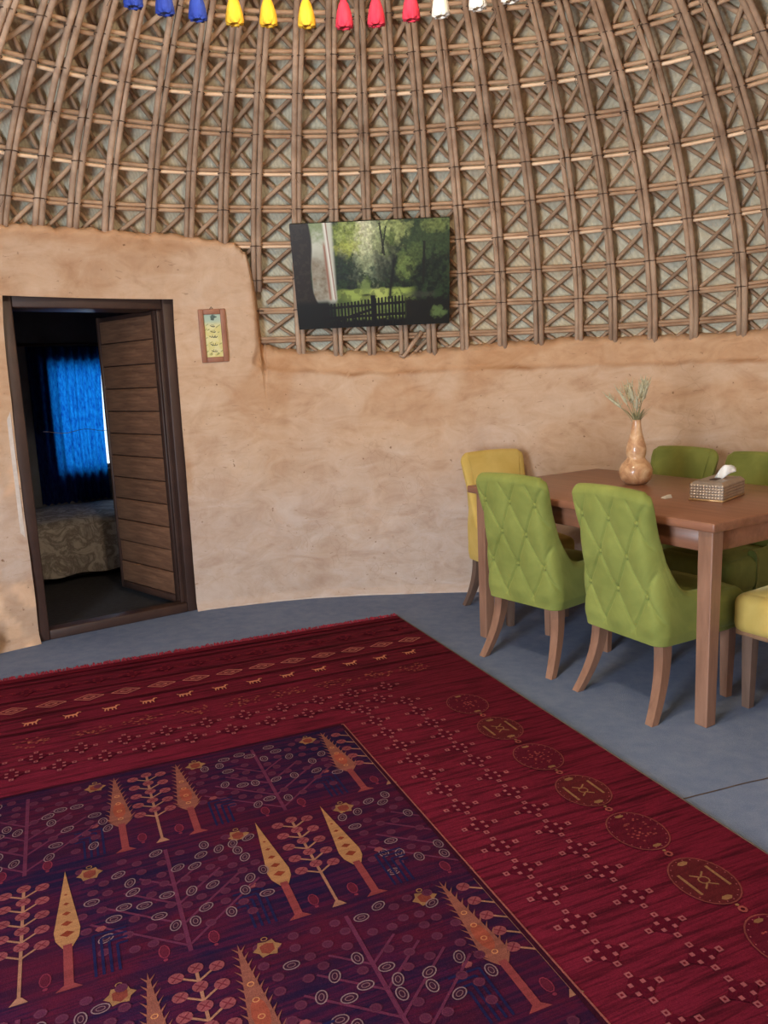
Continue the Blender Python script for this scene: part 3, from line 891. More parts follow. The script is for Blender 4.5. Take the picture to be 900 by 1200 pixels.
# outline of the centre panel
for (p, q) in (((PU0, PV0), (PU0, PV1)), ((PU1, PV0), (PU1, PV1)), ((PU0, PV0), (PU1, PV0)), ((PU0, PV1), (PU1, PV1))):
    line(p, q, 0.005, lin(134, 76, 72), 0.0004)
    line((p[0] + 0.009, p[1]), (q[0] + 0.009, q[1]), 0.012, lin(50, 14, 30), 0.0001)
def cluster(u, v, c=cROSE, dark=True):
    if dark: poly([(u - 0.046, v), (u, v - 0.036), (u + 0.046, v), (u, v + 0.036)], lin(78, 13, 31))
    for (x, y, r) in ((-0.052, 0, 0.0082), (0.052, 0, 0.0082), (0, -0.04, 0.0078), (0, 0.04, 0.0078), (-0.017, -0.013, 0.0056), (0.017, -0.013, 0.0056), (-0.017, 0.013, 0.0056), (0.017, 0.013, 0.0056)):
        poly([(u + x - r, v + y - r), (u + x + r, v + y - r), (u + x + r, v + y + r), (u + x - r, v + y + r)], c, 0.0003)
        if r > 0.006: poly([(u + x - r * .4, v + y - r * .4), (u + x + r * .4, v + y - r * .4), (u + x + r * .4, v + y + r * .4), (u + x - r * .4, v + y + r * .4)], lin(96, 20, 34), 0.0005)
def medallion(u, v, kind):
    col = lin(116, 56, 54)
    disc(u, v, 0.082, 0.10, lin(82, 27, 32) if kind else lin(82, 19, 34), n=22)
    ring(u, v, 0.084, 0.102, 0.0042, col, n=26, dz=0.0003)
    for k in range(22):
        a = 2 * math.pi * k / 22; disc(u + 0.074 * math.cos(a), v + 0.091 * math.sin(a), 0.0022, 0.0022, cROSE, n=5, dz=0.0004)
    if kind:
        for s in (-1, 1): line((u + s * 0.048, v - 0.044), (u + s * 0.048, v + 0.044), 0.0085, cYEL, 0.0004)
        for s in (-1, 1):
            line((u + s * 0.022, v - 0.03), (u, v - 0.012), 0.005, cYEL, 0.0004); line((u, v + 0.012), (u + s * 0.022, v + 0.03), 0.005, cYEL, 0.0004)
        ring(u, v, 0.017, 0.016, 0.004, cYEL, n=10, dz=0.0005)
        for s in (-1, 1): disc(u, v + s * 0.078, 0.018, 0.009, cYEL, n=6, dz=0.0004)
    else:
        rr_ = random.Random(int(v * 97))
        for k in range(34):
            a, b = rr_.uniform(0, 6.28), rr_.uniform(0.1, 0.8)
            disc(u + 0.07 * b * math.cos(a), v + 0.085 * b * math.sin(a), 0.0045, 0.0035, lin(130, 58, 58), n=5, dz=0.0004)
        for s in (-1, 1): disc(u, v + s * 0.082, 0.016, 0.007, cYEL, n=6, dz=0.0004)
    disc(u, v + 0.128, 0.0125, 0.0125, lin(142, 70, 66), n=8); disc(u, v + 0.128, 0.006, 0.006, cDARK, n=6, dz=0.0003)
    disc(u, v + 0.110, 0.006, 0.005, cYEL, n=5)
for side in (0, 1):
    mir = (lambda u: u) if side == 0 else (lambda u: RW - u)
    for k in range(25):
        cluster(mir(0.645), 1.13 + 0.118 * k); 
        cluster(mir(0.455), 1.13 + 0.117 * k)
    for k in range(12): medallion(mir(0.245), 1.275 + 0.2575 * k, k % 2)
for k in range(16):          # end rows
    u = 0.12 + 0.1562 * k; u2 = u + 0.2
    if u2 > RW - 0.1: break
for k in range(19):
    u = 0.12 + 0.1562 * k
    for q, (a, b) in enumerate(((0.062, 0.036), (0.045, 0.026), (0.025, 0.0145))):
        ringp = [(u - a, 0.43), (u, 0.43 - b), (u + a, 0.43), (u, 0.43 + b)]
        for i_ in range(4): line(ringp[i_], ringp[(i_ + 1) % 4], 0.0048, lin(190, 116, 104) if q != 1 else lin(140, 64, 66), 0.0003)
    ua = 0.20 + 0.1562 * k        # little animals
    if ua < RW - 0.1:
        c_ = lin(196, 124, 96)
        line((ua - 0.024, 0.60), (ua + 0.022, 0.60), 0.014, c_)
        for x in (-0.021, -0.008, 0.008, 0.019): line((ua + x, 0.603), (ua + x * 1.15, 0.626), 0.0055, c_)
        line((ua - 0.022, 0.60), (ua - 0.03, 0.578), 0.009, c_); line((ua - 0.03, 0.58), (ua - 0.041, 0.584), 0.007, c_); line((ua + 0.022, 0.597), (ua + 0.031, 0.585), 0.005, c_)
    cluster(0.10 + 0.118 * k * 1.3, 0.225, lin(116, 34, 44)); 
for k in range(14):
    u = 0.26 + 0.205 * k
    if u > RW - 0.2: break
    rr_ = random.Random(k)
    for q in range(40):
        a, b = rr_.uniform(0, 6.28), rr_.uniform(0.15, 1.0)
        disc(u + 0.088 * b * math.cos(a), 0.80 + 0.05 * b * math.sin(a), 0.0062, 0.0045, rr_.choice([lin(140, 66, 62), lin(120, 48, 52), lin(150, 82, 66)]), n=5, dz=0.0003)
for k in range(18):
    u = 0.47 + 0.158 * k
    if u < RW - 0.4:
        cluster(u, 0.945); cluster(u + 0.079, 1.055)
for vv, w, c_ in ((0.055, 0.03, lin(96, 18, 34)), (0.325, 0.012, cDARK), (0.525, 0.012, cDARK), (0.69, 0.012, cDARK), (0.355, 0.004, lin(120, 46, 52)), (0.505, 0.004, lin(120, 46, 52)), (0.13, 0.012, cDARK)):
    line((0.01, vv), (RW - 0.01, vv), w, c_, -0.0003)
me = bpy.data.meshes.new('woven_motifs'); me.from_pydata(mv, [], mf); me.materials.append(M['rug_motif'])
corner_colors(me, 'dye', mc); me.update()
o = link(bpy.data.objects.new('woven_motifs', me), rug); o['kind'] = 'stuff'

# ------------------------------------------------------------------ table
TD = Vector((0.5203, -0.8540, 0)); TP = Vector((0.8540, 0.5203, 0))     # along the long edge, across
TC0 = Vector((0.43, 3.988, 0)); TLEN, TWID, TZ = 1.443, 0.94, 0.795
table = empty('dining_table', TC0, math.atan2(TD.y, TD.x))
tag(table, 'brown wooden rectangular dining table with square legs beside the rug', 'table')
# local x along TD, local y = rot90(TD) = TP
rounded_box('tabletop', (TLEN, TWID, 0.036), (TLEN / 2, TWID / 2, TZ - 0.018), 0.006, M['table'], table, 2)
for (x0, y0, sx, sy) in ((TLEN / 2, 0.052, TLEN - 0.15, 0.022), (TLEN / 2, TWID - 0.052, TLEN - 0.15, 0.022), (0.088, TWID / 2, 0.022, TWID - 0.15), (TLEN - 0.052, TWID / 2, 0.022, TWID - 0.15)):
    rounded_box('apron', (sx, sy, 0.085), (x0, y0, TZ - 0.036 - 0.0425), 0.003, M['table'], table, 1)
for x0 in (0.085, TLEN - 0.048):
    for y0 in (0.048, TWID - 0.048):
        g = Geo(); s1, s2 = 0.031, 0.027
        vs = [(x0 + a * s, y0 + b * s, z) for z, s in ((0, s2), (TZ - 0.036, s1)) for a, b in ((-1, -1), (1, -1), (1, 1), (-1, 1))]
        g.add(vs, [(3, 2, 1, 0), (4, 5, 6, 7), (0, 1, 5, 4), (1, 2, 6, 5), (2, 3, 7, 6), (3, 0, 4, 7)])
        o = g.build('leg', M['leg'], table)
        bv = o.modifiers.new('edge', 'BEVEL'); bv.width = 0.003; bv.segments = 2

# ------------------------------------------------------------------ chairs
CW = 0.228; ZB = 0.30; CT = 0.895
def make_shell(outer_mat, inner_mat, name, parent):
    rc = 0.05; path = []
    fy_ = 0.30
    for t in np.linspace(fy_, rc, 12, endpoint=False): path.append((-CW, t, -1, 0))
    for a in np.linspace(0, math.pi / 2, 12, endpoint=False): path.append((-CW + rc - rc * math.cos(a), rc - rc * math.sin(a), -math.cos(a), -math.sin(a)))
    for t in np.linspace(-CW + rc, CW - rc, 116): path.append((t, 0, 0, -1))
    half = path[:24]
    path += [(-x, y, -nx, ny) for x, y, nx, ny in reversed(half)]
    TH = 0.056; NO, NI = 150, 16; v, f, fm = [], [], []
    def lean(z): return 0.095 * max(0, (z - 0.42) / 0.48) ** 1.35
    def wsc(z): return float(np.interp(z, [0.30, 0.34, 0.42, 0.50, 0.56, 0.64, 0.72, 0.80, 0.88, 0.93], [0.92, 0.955, 0.955, 0.92, 0.88, 0.85, 0.855, 0.89, 0.95, 1.0]))
    ring_n = None
    for (x, y, nx, ny) in path:
        if y <= 0.035: zt = CT
        else:
            k = min(1, (y - 0.035) / 0.235); zt = 0.485 + (CT - 0.485) * (1 - k) ** 5.5
        if y < 0.075: zt -= 0.014 * max(0, (abs(x) - 0.17) / (CW - 0.17)) ** 2
        zt += 0.012 * (1 - (x / CW) ** 2) * (1 if y < 0.05 else 0)
        rr = TH / 2; col = []
        backness = sstep(0.04, 0.0, y)
        for k in range(NO + 1):
            z = ZB + (zt - rr - ZB) * k / NO
            d = 0.0
            if y < 0.06:
                px, pz = 0.165, 0.292
                a = (x / px + (z - 0.785) / pz); b = (x / px - (z - 0.785) / pz)
                da = abs(a - round(a)); db = abs(b - round(b))
                gro = max(math.exp(-(da / 0.032) ** 2), math.exp(-(db / 0.032) ** 2))
                but = math.exp(-((da / 0.11) ** 2 + (db / 0.11) ** 2))
                puff = math.sin(math.pi * min(da, 0.5)) * math.sin(math.pi * min(db, 0.5))
                fade = sstep(0.31, 0.37, z) * sstep(CT - 0.01, CT - 0.06, z)
                d = (-0.0075 * gro - 0.007 * but + 0.010 * puff) * fade * backness
            bulge = 0.010 * math.sin(math.pi * (z - ZB) / (CT - ZB)) * backness
            ws = wsc(z)
            col.append((x * ws + nx * d, y + ny * (d + bulge) - lean(z), z))
        zz = zt - rr
        for k in range(1, 8):
            a = math.pi * k / 8; off = rr * (1 - math.cos(a))
            bul = 0.007 * math.sin(a)
            col.append((x * wsc(zz) - nx * off, y - ny * off - lean(zz), zz + rr * math.sin(a) + bul))
        for k in range(NI + 1):
            z = zt - rr - (zt - rr - ZB) * k / NI
            th = TH + 0.008 * math.sin(math.pi * (z - ZB) / (CT - ZB))
            col.append((x * wsc(z) - nx * th, y - ny * th - lean(z), z))
        ring_n = len(col); v += col
    for i in range(len(path) - 1):
        for k in range(ring_n - 1):
            a = i * ring_n + k; f.append((a, a + 1, a + ring_n + 1, a + ring_n)); fm.append(0 if k < NO - 2 and 17 <= i < len(path) - 18 else 1)
        a = i * ring_n; f.append((a + ring_n - 1, a, a + ring_n, a + 2 * ring_n - 1)); fm.append(0)
    f.append(tuple(range(ring_n))); fm.append(0)
    f.append(tuple(range((len(path) - 1) * ring_n + ring_n - 1, (len(path) - 1) * ring_n - 1, -1))); fm.append(0)
    f = [tuple(reversed(q)) for q in f]
    o = mk(name, v, f, [outer_mat, inner_mat], parent, True, fm)
    return o, lean, wsc

def make_chair(name, outer, inner, legm, buttonm):
    root = empty(name)
    shell, lean, wsc = make_shell(outer, inner, 'backrest', root)
    rounded_box('seat', (0.425, 0.43, 0.165), (0, 0.285, 0.383), 0.045, inner, root, 4, 0.018)
    rounded_box('seat_rail', (0.40, 0.42, 0.05), (0, 0.275, 0.318), 0.012, outer, root, 2)
    for s in (-1, 1):
        g = Geo(); x0, y0 = s * 0.175, 0.43
        vs = [(x0 + a * w, y0 + b * w, z) for z, w in ((0, 0.016), (0.335, 0.023)) for a, b in ((-1, -1), (1, -1), (1, 1), (-1, 1))]
        g.add(vs, [(3, 2, 1, 0), (4, 5, 6, 7), (0, 1, 5, 4), (1, 2, 6, 5), (2, 3, 7, 6), (3, 0, 4, 7)])
        g.build('leg', legm, root)
        g = Geo(); vs, fs = [], []
        K = 9
        for k in range(K):
            t = k / (K - 1); z = 0.335 * (1 - t)
            cx_ = s * (0.168 + 0.036 * t ** 1.8); cy_ = 0.058 + 0.010 * math.sin(math.pi * t) - 0.09 * t ** 1.9
            wx = 0.0235 - 0.006 * t; wy = 0.026 - 0.009 * t
            vs += [(cx_ + a * wx, cy_ + b * wy, z) for a, b in ((-1, -1), (1, -1), (1, 1), (-1, 1))]
        for k in range(K - 1):
            for q in range(4): fs.append((k * 4 + q, (k + 1) * 4 + q, (k + 1) * 4 + (q + 1) % 4, k * 4 + (q + 1) % 4))
        fs += [(0, 1, 2, 3), tuple(reversed([(K - 1) * 4 + q for q in range(4)]))]
        g.add(vs, fs); g.build('leg', legm, root)
    bme = None
    for row in range(5):
        z = 0.785 - 0.146 * (row - 0)
        if z < 0.36: continue
        xs = [-0.165, 0.0, 0.165] if row % 2 == 0 else [-0.0825, 0.0825]
        for x in xs:
            bul = 0.010 * math.sin(math.pi * (z - ZB) / (CT - ZB))
            if bme is None:
                g = Geo(); g.lathe([(0.0105, 0.0), (0.011, 0.003), (0.009, 0.0065), (0.004, 0.0085), (0.0005, 0.009)], 12)
                o = g.build('button', buttonm, shell, True); bme = o.data
            else: o = link(bpy.data.objects.new('button', bme), shell)
            o.location = (x * wsc(z), -lean(z) - bul + 0.009, z); o.rotation_euler = (math.pi / 2, 0, 0)
    return root

def copy_tree(o, parent=None):
    c = o.copy(); COL.objects.link(c); c.parent = parent
    for ch in o.children: copy_tree(ch, c)
    return c
def place(o, pos, facing):
    o.location = (pos[0], pos[1], 0); o.rotation_euler = (0, 0, math.atan2(-facing[0], facing[1]))
def from_feet(mid, facing):      # mid point of the rear feet -> chair origin
    f_ = Vector((facing[0], facing[1], 0)).normalized(); return (mid[0] + f_.x * 0.032, mid[1] + f_.y * 0.032)
GR = 'dining chairs around the table'
ch = make_chair('dining_chair', M['green'], M['green'], M['leg'], M['green'])
F1, F2 = (0.775, 0.63), (0.88, 0.475)
place(ch, from_feet((0.59, 3.50), F1), F1)
tag(ch, 'green tufted velvet chair backing onto the rug, beside the yellow chair by the wall', 'chair', GR)
c2 = copy_tree(ch); place(c2, from_feet((0.90, 3.015), F2), F2)
tag(c2, 'green tufted velvet chair with its back to the rug, next to the near table leg', 'chair', GR)
c3 = copy_tree(ch); q = Vector((1.645, 4.335, 0)); F3 = (-TP.x + 0.03, -TP.y - 0.05); place(c3, (q.x, q.y), F3)
tag(c3, 'green velvet chair across the table, its backrest behind the gourd vase', 'chair', GR)
c4 = copy_tree(ch); q = Vector((1.872, 3.895, 0)); place(c4, (q.x, q.y), (-TP.x, -TP.y))
tag(c4, 'green velvet chair across the table, its backrest behind the tissue box', 'chair', GR)
cy = make_chair('dining_chair', M['tan'], M['yellow'], M['leg_grey'], M['tan'])
FY = (0.36, -0.93)
q = Vector((0.671, 4.569, 0)); place(cy, (q.x, q.y), FY)
tag(cy, 'yellow velvet chair with tan back at the table end by the mud wall', 'chair', GR)
cz = copy_tree(cy); place(cz, (1.80, 2.687), (-TD.x, -TD.y))
tag(cz, 'yellow velvet chair at the table end away from the mud wall', 'chair', GR)

# ------------------------------------------------------------------ things on the table
vase = empty('gourd_vase', (1.239, 3.811, TZ)); tag(vase, 'glossy orange brown double gourd vase holding dried grass on the table', 'vase')
pr = [(0.03, 0.0), (0.052, 0.004), (0.071, 0.025), (0.08, 0.052), (0.079, 0.075), (0.068, 0.10), (0.05, 0.118), (0.043, 0.127), (0.043, 0.135), (0.047, 0.15), (0.0485, 0.17), (0.045, 0.19), (0.037, 0.215), (0.029, 0.245), (0.0235, 0.275), (0.020, 0.305), (0.0205, 0.312), (0.016, 0.312), (0.014, 0.29), (0.012, 0.2)]
g = Geo(); g.lathe(pr, 28, cap=False); g.v.append((0, 0, 0.001)); ci = len(g.v) - 1
g.f += [(k, ci, (k + 1) % 28) for k in range(28)]; g.m += [0] * 28
g.build('gourd_body', M['gourd'], vase, True)
g = Geo(); g.tube([(0.0205 * math.cos(a), 0.0205 * math.sin(a), 0.311) for a in np.linspace(0, 2 * math.pi, 15)], 0.0022, 5, cap=False); g.build('rim', M['gourd'], vase, True)
for k in range(11):
    a = 2 * math.pi * k / 11 + 0.4; tilt = [0.10, 0.34, 0.42, 0.2, 0.5, 0.28, 0.16, 0.36, 0.22, 0.12, 0.05][k]; ln = [0.17, 0.165, 0.15, 0.16, 0.13, 0.15, 0.17, 0.12, 0.16, 0.175, 0.18][k]
    dx, dy = math.cos(a) * tilt, math.sin(a) * tilt
    st = empty('dried_grass_stalk', (1.239 + 0.007 * math.cos(a), 3.811 + 0.007 * math.sin(a), TZ + 0.25))
    tag(st, 'dried grey green grass stalk with a seed head in the gourd vase', 'dried grass', 'dried grass stalks in the gourd vase')
    pts = [Vector((dx * t * t * ln * 1.2, dy * t * t * ln * 1.2, 0.058 + t * (ln - 0.055) - 0.058 * (1 - t))) for t in np.linspace(0, 1, 6)]
    g = Geo(); g.tube(pts, 0.0016, 5); stem = g.build('stem', M['grass'], st)
    e = pts[-1]; dr = (pts[-1] - pts[-2]).normalized()
    g = Geo()
    hp = [e + dr * (0.075 * t) + Vector((dx, dy, -0.3 * tilt)) * 0.02 * t * t for t in np.linspace(-0.25, 1, 9)]
    g.tube(hp, [0.002, 0.0055, 0.0075, 0.0075, 0.007, 0.0065, 0.005, 0.003, 0.001], 6)
    for w in range(16):
        b0 = hp[1 + w // 2 % 7]; an = w * 2.4
        s_ = Vector((math.cos(an), math.sin(an), 0.9))
        g.tube([b0, b0 + s_ * 0.012, b0 + s_ * 0.018 + dr * 0.02], [0.002, 0.0022, 0.0004], 4)
    g.build('seed_head', M['seed'], stem)
    for w in range(2):
        an = a + random.uniform(-0.9, 0.9); l2 = random.uniform(0.06, 0.10)
        lf = [Vector((math.cos(an) * t * t * l2 * 0.7, math.sin(an) * t * t * l2 * 0.7, 0.03 + l2 * t)) for t in np.linspace(0, 1, 5)]
        g = Geo(); g.tube(lf, [0.003, 0.0045, 0.004, 0.0028, 0.0006], 4, flat=0.35); g.build('leaf', M['grass'], st)

# tissue box with embossed studs
TBD = Vector((0.105, -0.099, 0)).normalized(); bxL, bxW, bxH = 0.138, 0.25, 0.08
tb = empty('tissue_box', (1.296, 3.28, TZ), math.atan2(TBD.y, TBD.x))
tag(tb, 'silver embossed tissue box with gold base edge on the dining table', 'tissue box')
def stud_panel(g, org, eu, ev, nrm, lu, lv, nu, nv, h=0.0032):
    RES = 4; U, Vn = nu * RES, nv * RES; vs, fs = [], []
    for j in range(Vn + 1):
        for i in range(U + 1):
            d = h * (abs(math.sin(math.pi * i / RES)) * abs(math.sin(math.pi * j / RES)))
            vs.append(Vector(org) + Vector(eu) * (lu * i / U) + Vector(ev) * (lv * j / Vn) + Vector(nrm) * d)
    for j in range(Vn):
        for i in range(U):
            q = j * (U + 1) + i; fs.append((q, q + 1, q + U + 2, q + U + 1))
    g.add(vs, fs)
g = Geo(); z0 = 0.008
X, Y, Z = (1, 0, 0), (0, 1, 0), (0, 0, 1)
slope_in = 0.012
stud_panel(g, (0, 0, z0), X, Z, (0, -1, 0), bxL, bxH - z0 - 0.012, 11, 5)
stud_panel(g, (bxL, 0, z0), Y, Z, (1, 0, 0), bxW, bxH - z0 - 0.012, 18, 5)
stud_panel(g, (bxL, bxW, z0), (-1, 0, 0), Z, (0, 1, 0), bxL, bxH - z0 - 0.012, 11, 5)
stud_panel(g, (0, bxW, z0), (0, -1, 0), Z, (-1, 0, 0), bxW, bxH - z0 - 0.012, 18, 5)
zt = bxH - 0.012
for (p, q_, n_) in (((0, 0), (bxL, 0), 11), ((bxL, 0), (bxL, bxW), 18), ((bxL, bxW), (0, bxW), 11), ((0, bxW), (0, 0), 18)):
    cx_, cy_ = bxL / 2, bxW / 2
    ins = lambda P: (P[0] + (slope_in if P[0] < cx_ else -slope_in), P[1] + (slope_in if P[1] < cy_ else -slope_in), bxH)
    g.add([(p[0], p[1], zt), (q_[0], q_[1], zt), ins(q_), ins(p)], [(0, 1, 2, 3)])
stud_panel(g, (slope_in, slope_in, bxH), X, Y, Z, bxL - 2 * slope_in, bxW - 2 * slope_in, 9, 16, 0.002)
g.add([(0, 0, z0), (bxL, 0, z0), (bxL, bxW, z0), (0, bxW, z0)], [(3, 2, 1, 0)])
g.build('box_body', M['silver'], tb)
rounded_box('base_edge', (bxL + 0.006, bxW + 0.006, 0.008), (bxL / 2, bxW / 2, 0.004), 0.002, M['gold'], tb, 1)
rounded_box('slot', (0.03, 0.12, 0.003), (bxL / 2, bxW / 2, bxH + 0.0022), 0.001, M['frame_dark'], tb, 1)
v, f = [], []
tcols = [(-0.016, -0.004, 0.010), (-0.006, -0.005, 0.028), (0.004, -0.005, 0.044), (0.014, -0.002, 0.056), (0.024, 0.006, 0.061), (0.036, 0.016, 0.060), (0.048, 0.024, 0.059), (0.060, 0.027, 0.053), (0.070, 0.030, 0.044)]
for i, (tx, zb, zt_) in enumerate(tcols):
    q = i / (len(tcols) - 1)
    for j in range(9):
        t = j / 8
        v.append((tx + 0.008 * t * (1 - q), 0.014 * math.sin(q * 7.5 + 0.6) + 0.022 * t * t * (0.3 + q) - 0.01 * t, zb + (zt_ - zb) * math.sin(t * 1.45) / math.sin(1.45)))
for i in range(len(tcols) - 1):
    for j in range(8):
        q = i * 9 + j; f.append((q, q + 9, q + 10, q + 1))
tcen = Vector(tb.location) + TBD * (bxL / 2) + Vector((-TBD.y, TBD.x, 0)) * (bxW / 2)
tis = mk('tissue', v, f, M['white_paper'], None, True); tis.location = (tcen.x, tcen.y, TZ + bxH); tis.rotation_euler = (0, 0, -0.45)
so = tis.modifiers.new('thick', 'SOLIDIFY'); so.thickness = 0.0012
tag(tis, 'white paper tissue pulled up out of the silver tissue box', 'tissue')
g = Geo(); g.add([(-0.02, -0.012, 0.001), (0.022, -0.014, 0.001), (0.024, 0.012, 0.001), (-0.018, 0.014, 0.001), (-0.016, -0.008, 0.012), (0.018, -0.01, 0.016), (0.02, 0.009, 0.013), (-0.014, 0.01, 0.007)],
               [(3, 2, 1, 0), (4, 5, 6, 7), (0, 1, 5, 4), (1, 2, 6, 5), (2, 3, 7, 6), (3, 0, 4, 7)])
o = g.build('folded_napkin', M['white_paper']); o.location = (1.222, 3.349, TZ); o.rotation_euler = (0, 0, 0.5)
tag(o, 'small crumpled cream napkin on the table behind a green chair', 'napkin')

# ------------------------------------------------------------------ canvas picture on the lattice
c_tl, c_tr, c_br, c_bl = Vector((-0.46, 4.575, 2.222)), Vector((0.424, 4.575, 2.215)), Vector((0.434, 4.79, 1.666)), Vector((-0.458, 4.795, 1.651))
cc = (c_tl + c_tr + c_br + c_bl) / 4
ex = ((c_tr + c_br) - (c_tl + c_bl)).normalized(); ey = ((c_tl + c_tr) - (c_bl + c_br)); ey = (ey - ex * ey.dot(ex)).normalized(); ez = ex.cross(ey)   # ez towards the room
PW, PH_ = 0.895, 0.60
pic = empty('canvas_picture'); pic.matrix_world = Matrix(((ex.x, ey.x, ez.x, cc.x), (ex.y, ey.y, ez.y, cc.y), (ex.z, ey.z, ez.z, cc.z), (0, 0, 0, 1)))
tag(pic, 'unframed canvas print of a garden with picket fence hung on the lattice', 'picture')
rounded_box('canvas', (PW, PH_, 0.026), (0, 0, -0.0135), 0.003, basic('canvas_side', lin(40, 42, 36), lin(60, 62, 54), 10, 0.8), pic, 1)
def vnoise(h, w, cell, seed):
    r = np.random.RandomState(seed); gh, gw = int(h / cell) + 3, int(w / cell) + 3
    gr = r.rand(gh, gw); y = np.arange(h) / cell; x = np.arange(w) / cell
    yi, xi = y.astype(int), x.astype(int); fy_, fx_ = y - yi, x - xi
    fy_ = (fy_ * fy_ * (3 - 2 * fy_))[:, None]; fx_ = (fx_ * fx_ * (3 - 2 * fx_))[None, :]
    a = gr[yi][:, xi]; b = gr[yi][:, xi + 1]; c = gr[yi + 1][:, xi]; d_ = gr[yi + 1][:, xi + 1]
    return (a * (1 - fx_) + b * fx_) * (1 - fy_) + (c * (1 - fx_) + d_ * fx_) * fy_
def fbm(h, w, cell, seed, o=4):
    s = 0; a = 1; t = 0
    for k in range(o):
        s = s + a * vnoise(h, w, max(1.01, cell / 2 ** k), seed + k); t += a; a *= 0.6
    return s / t
GH, GW = 220, 328
yy, xx = np.mgrid[0:GH, 0:GW]; pu = (xx + 0.5) / GW; pv = (yy + 0.5) / GH
img = np.zeros((GH, GW, 3))
def sm(a, b, x): t = np.clip((x - a) / (b - a), 0, 1); return t * t * (3 - 2 * t)
def blend(col, mask):
    global img
    mask = np.clip(mask, 0, 1)[..., None]; img = img * (1 - mask) + np.array(lin(*col)) * mask
def mixn(c1, c2, n): return np.array(lin(*c1)) * (1 - n[..., None]) + np.array(lin(*c2)) * n[..., None]
n8 = sm(0.35, 0.65, fbm(GH, GW, 30, 1)); n3 = sm(0.35, 0.65, fbm(GH, GW, 11, 9)); n1 = fbm(GH, GW, 7, 20, 3)
img = mixn((16, 26, 20), (46, 64, 38), n3 * 0.6 + 0.4 * n1)
def blob(cx, cy, rx, ry, col, k=0.5, nn=None):
    d_ = ((pu - cx) / rx) ** 2 + ((pv - cy) / ry) ** 2
    m_ = sm(1.5, 0.1, d_ + 1.3 * ((n3 if nn is None else nn) - 0.5) + 0.9 * (n1 - 0.5)); blend(tuple(q * 0.94 for q in col), m_ * k * (0.65 + 0.5 * n1))
blob(0.48, 0.18, 0.16, 0.34, (196, 204, 150), 0.85); blob(0.46, 0.12, 0.07, 0.32, (228, 226, 190), 0.8); blob(0.64, 0.08, 0.12, 0.14, (170, 184, 110), 0.7)
blob(0.35, 0.14, 0.12, 0.18, (150, 168, 70), 0.75, n1); blob(0.34, 0.24, 0.08, 0.07, (186, 192, 92), 0.6, n1); blob(0.58, 0.2, 0.08, 0.15, (104, 124, 58), 0.7, n1)
blob(0.35, 0.45, 0.13, 0.16, (34, 46, 40), 0.9); blob(0.52, 0.42, 0.12, 0.14, (60, 78, 66), 0.8); blob(0.46, 0.34, 0.05, 0.16, (176, 190, 140), 0.55)
blob(0.62, 0.4, 0.09, 0.2, (26, 36, 28), 0.85); blob(0.72, 0.42, 0.07, 0.14, (128, 150, 78), 0.7, n1); blob(0.86, 0.2, 0.16, 0.22, (64, 82, 48), 0.75, n1); blob(0.92, 0.06, 0.1, 0.07, (140, 156, 84), 0.6, n1)
blob(0.86, 0.5, 0.16, 0.2, (22, 30, 24), 0.8); blob(0.78, 0.3, 0.06, 0.1, (96, 116, 60), 0.5, n1)
for k in range(7):       # light rays
    x0 = 0.47 + 0.012 * k; sl = -0.12 + 0.06 * k
    blend((214, 220, 176), 0.18 * np.exp(-((pu - x0 - sl * (pv - 0.05)) / 0.012) ** 2) * sm(0.6, 0.1, pv))
leaf_ = fbm(GH, GW, 4, 77, 2)[..., None]
img = np.where((pv < 0.66)[..., None], img * (0.45 + 1.1 * leaf_), img)
lawn = sm(0.615, 0.64, pv + 0.01 * (n3 - .5)) * sm(0.96, 0.86, pv) * sm(0.25, 0.28, pu) * sm(0.80, 0.70, pu)
blend((150, 170, 84), lawn); blend((196, 204, 116), lawn * sm(0.40, 0.55, pu) * sm(0.66, 0.52, pu) * 0.6); blend((60, 80, 40), lawn * sm(0.35, 0.28, pu) * 0.6); blend((74, 92, 50), lawn * sm(0.70, 0.78, pv) * 0.8)
blend((44, 58, 34), lawn * sm(0.55, 0.9, n3) * 0.5)
blob(0.455, 0.60, 0.045, 0.085, (128, 150, 84), 0.9, n1); blend((30, 40, 26), np.exp(-((pu - 0.46) / 0.04) ** 2 - ((pv - 0.685) / 0.012) ** 2))
blend((22, 24, 20), np.exp(-(((pu - 0.630) - 0.02 * np.sin(pv * 6)) / 0.012) ** 2) * sm(0.3, 0.36, pv) * sm(0.74, 0.72, pv))
for (x0, y0, x1, y1, w) in ((0.56, 0.02, 0.585, 0.32, .006), (0.60, 0.05, 0.57, 0.3, .005), (0.84, 0.2, 0.83, 0.6, .008)):
    t = np.clip((pv - y0) / (y1 - y0) if abs(y1 - y0) > 1e-3 else 0, 0, 1); blend((24, 26, 20), 0.9 * (np.abs(pu - (x0 + (x1 - x0) * t)) < w) * ((pv > min(y0, y1)) & (pv < max(y0, y1))))
blend((196, 200, 184), sm(0.11, 0.125, pu) * sm(0.275, 0.25, pu) * sm(0.78, 0.70, pv)); blend((120, 140, 90), sm(0.11, 0.125, pu) * sm(0.24, 0.2, pu) * sm(0.35, 0.1, pv + 0.2 * n1) * 0.9)
blend((112, 92, 66), sm(0.11, 0.125, pu) * sm(0.235, 0.2, pu) * sm(0.2, 0.4, pv) * sm(0.74, 0.7, pv) * (0.4 + 0.6 * n1))
blend((150, 104, 84), np.exp(-((pu - 0.20 - 0.035 * pv) / 0.009) ** 2) * sm(0.15, 0.22, pv) * sm(0.74, 0.7, pv)); blend((226, 224, 214), np.exp(-((pu - 0.215 - 0.055 * pv) / 0.010) ** 2) * sm(0.74, 0.7, pv)); blend((140, 96, 76), np.exp(-((pu - 0.225 - 0.045 * pv) / 0.004) ** 2) * sm(0.74, 0.7, pv))
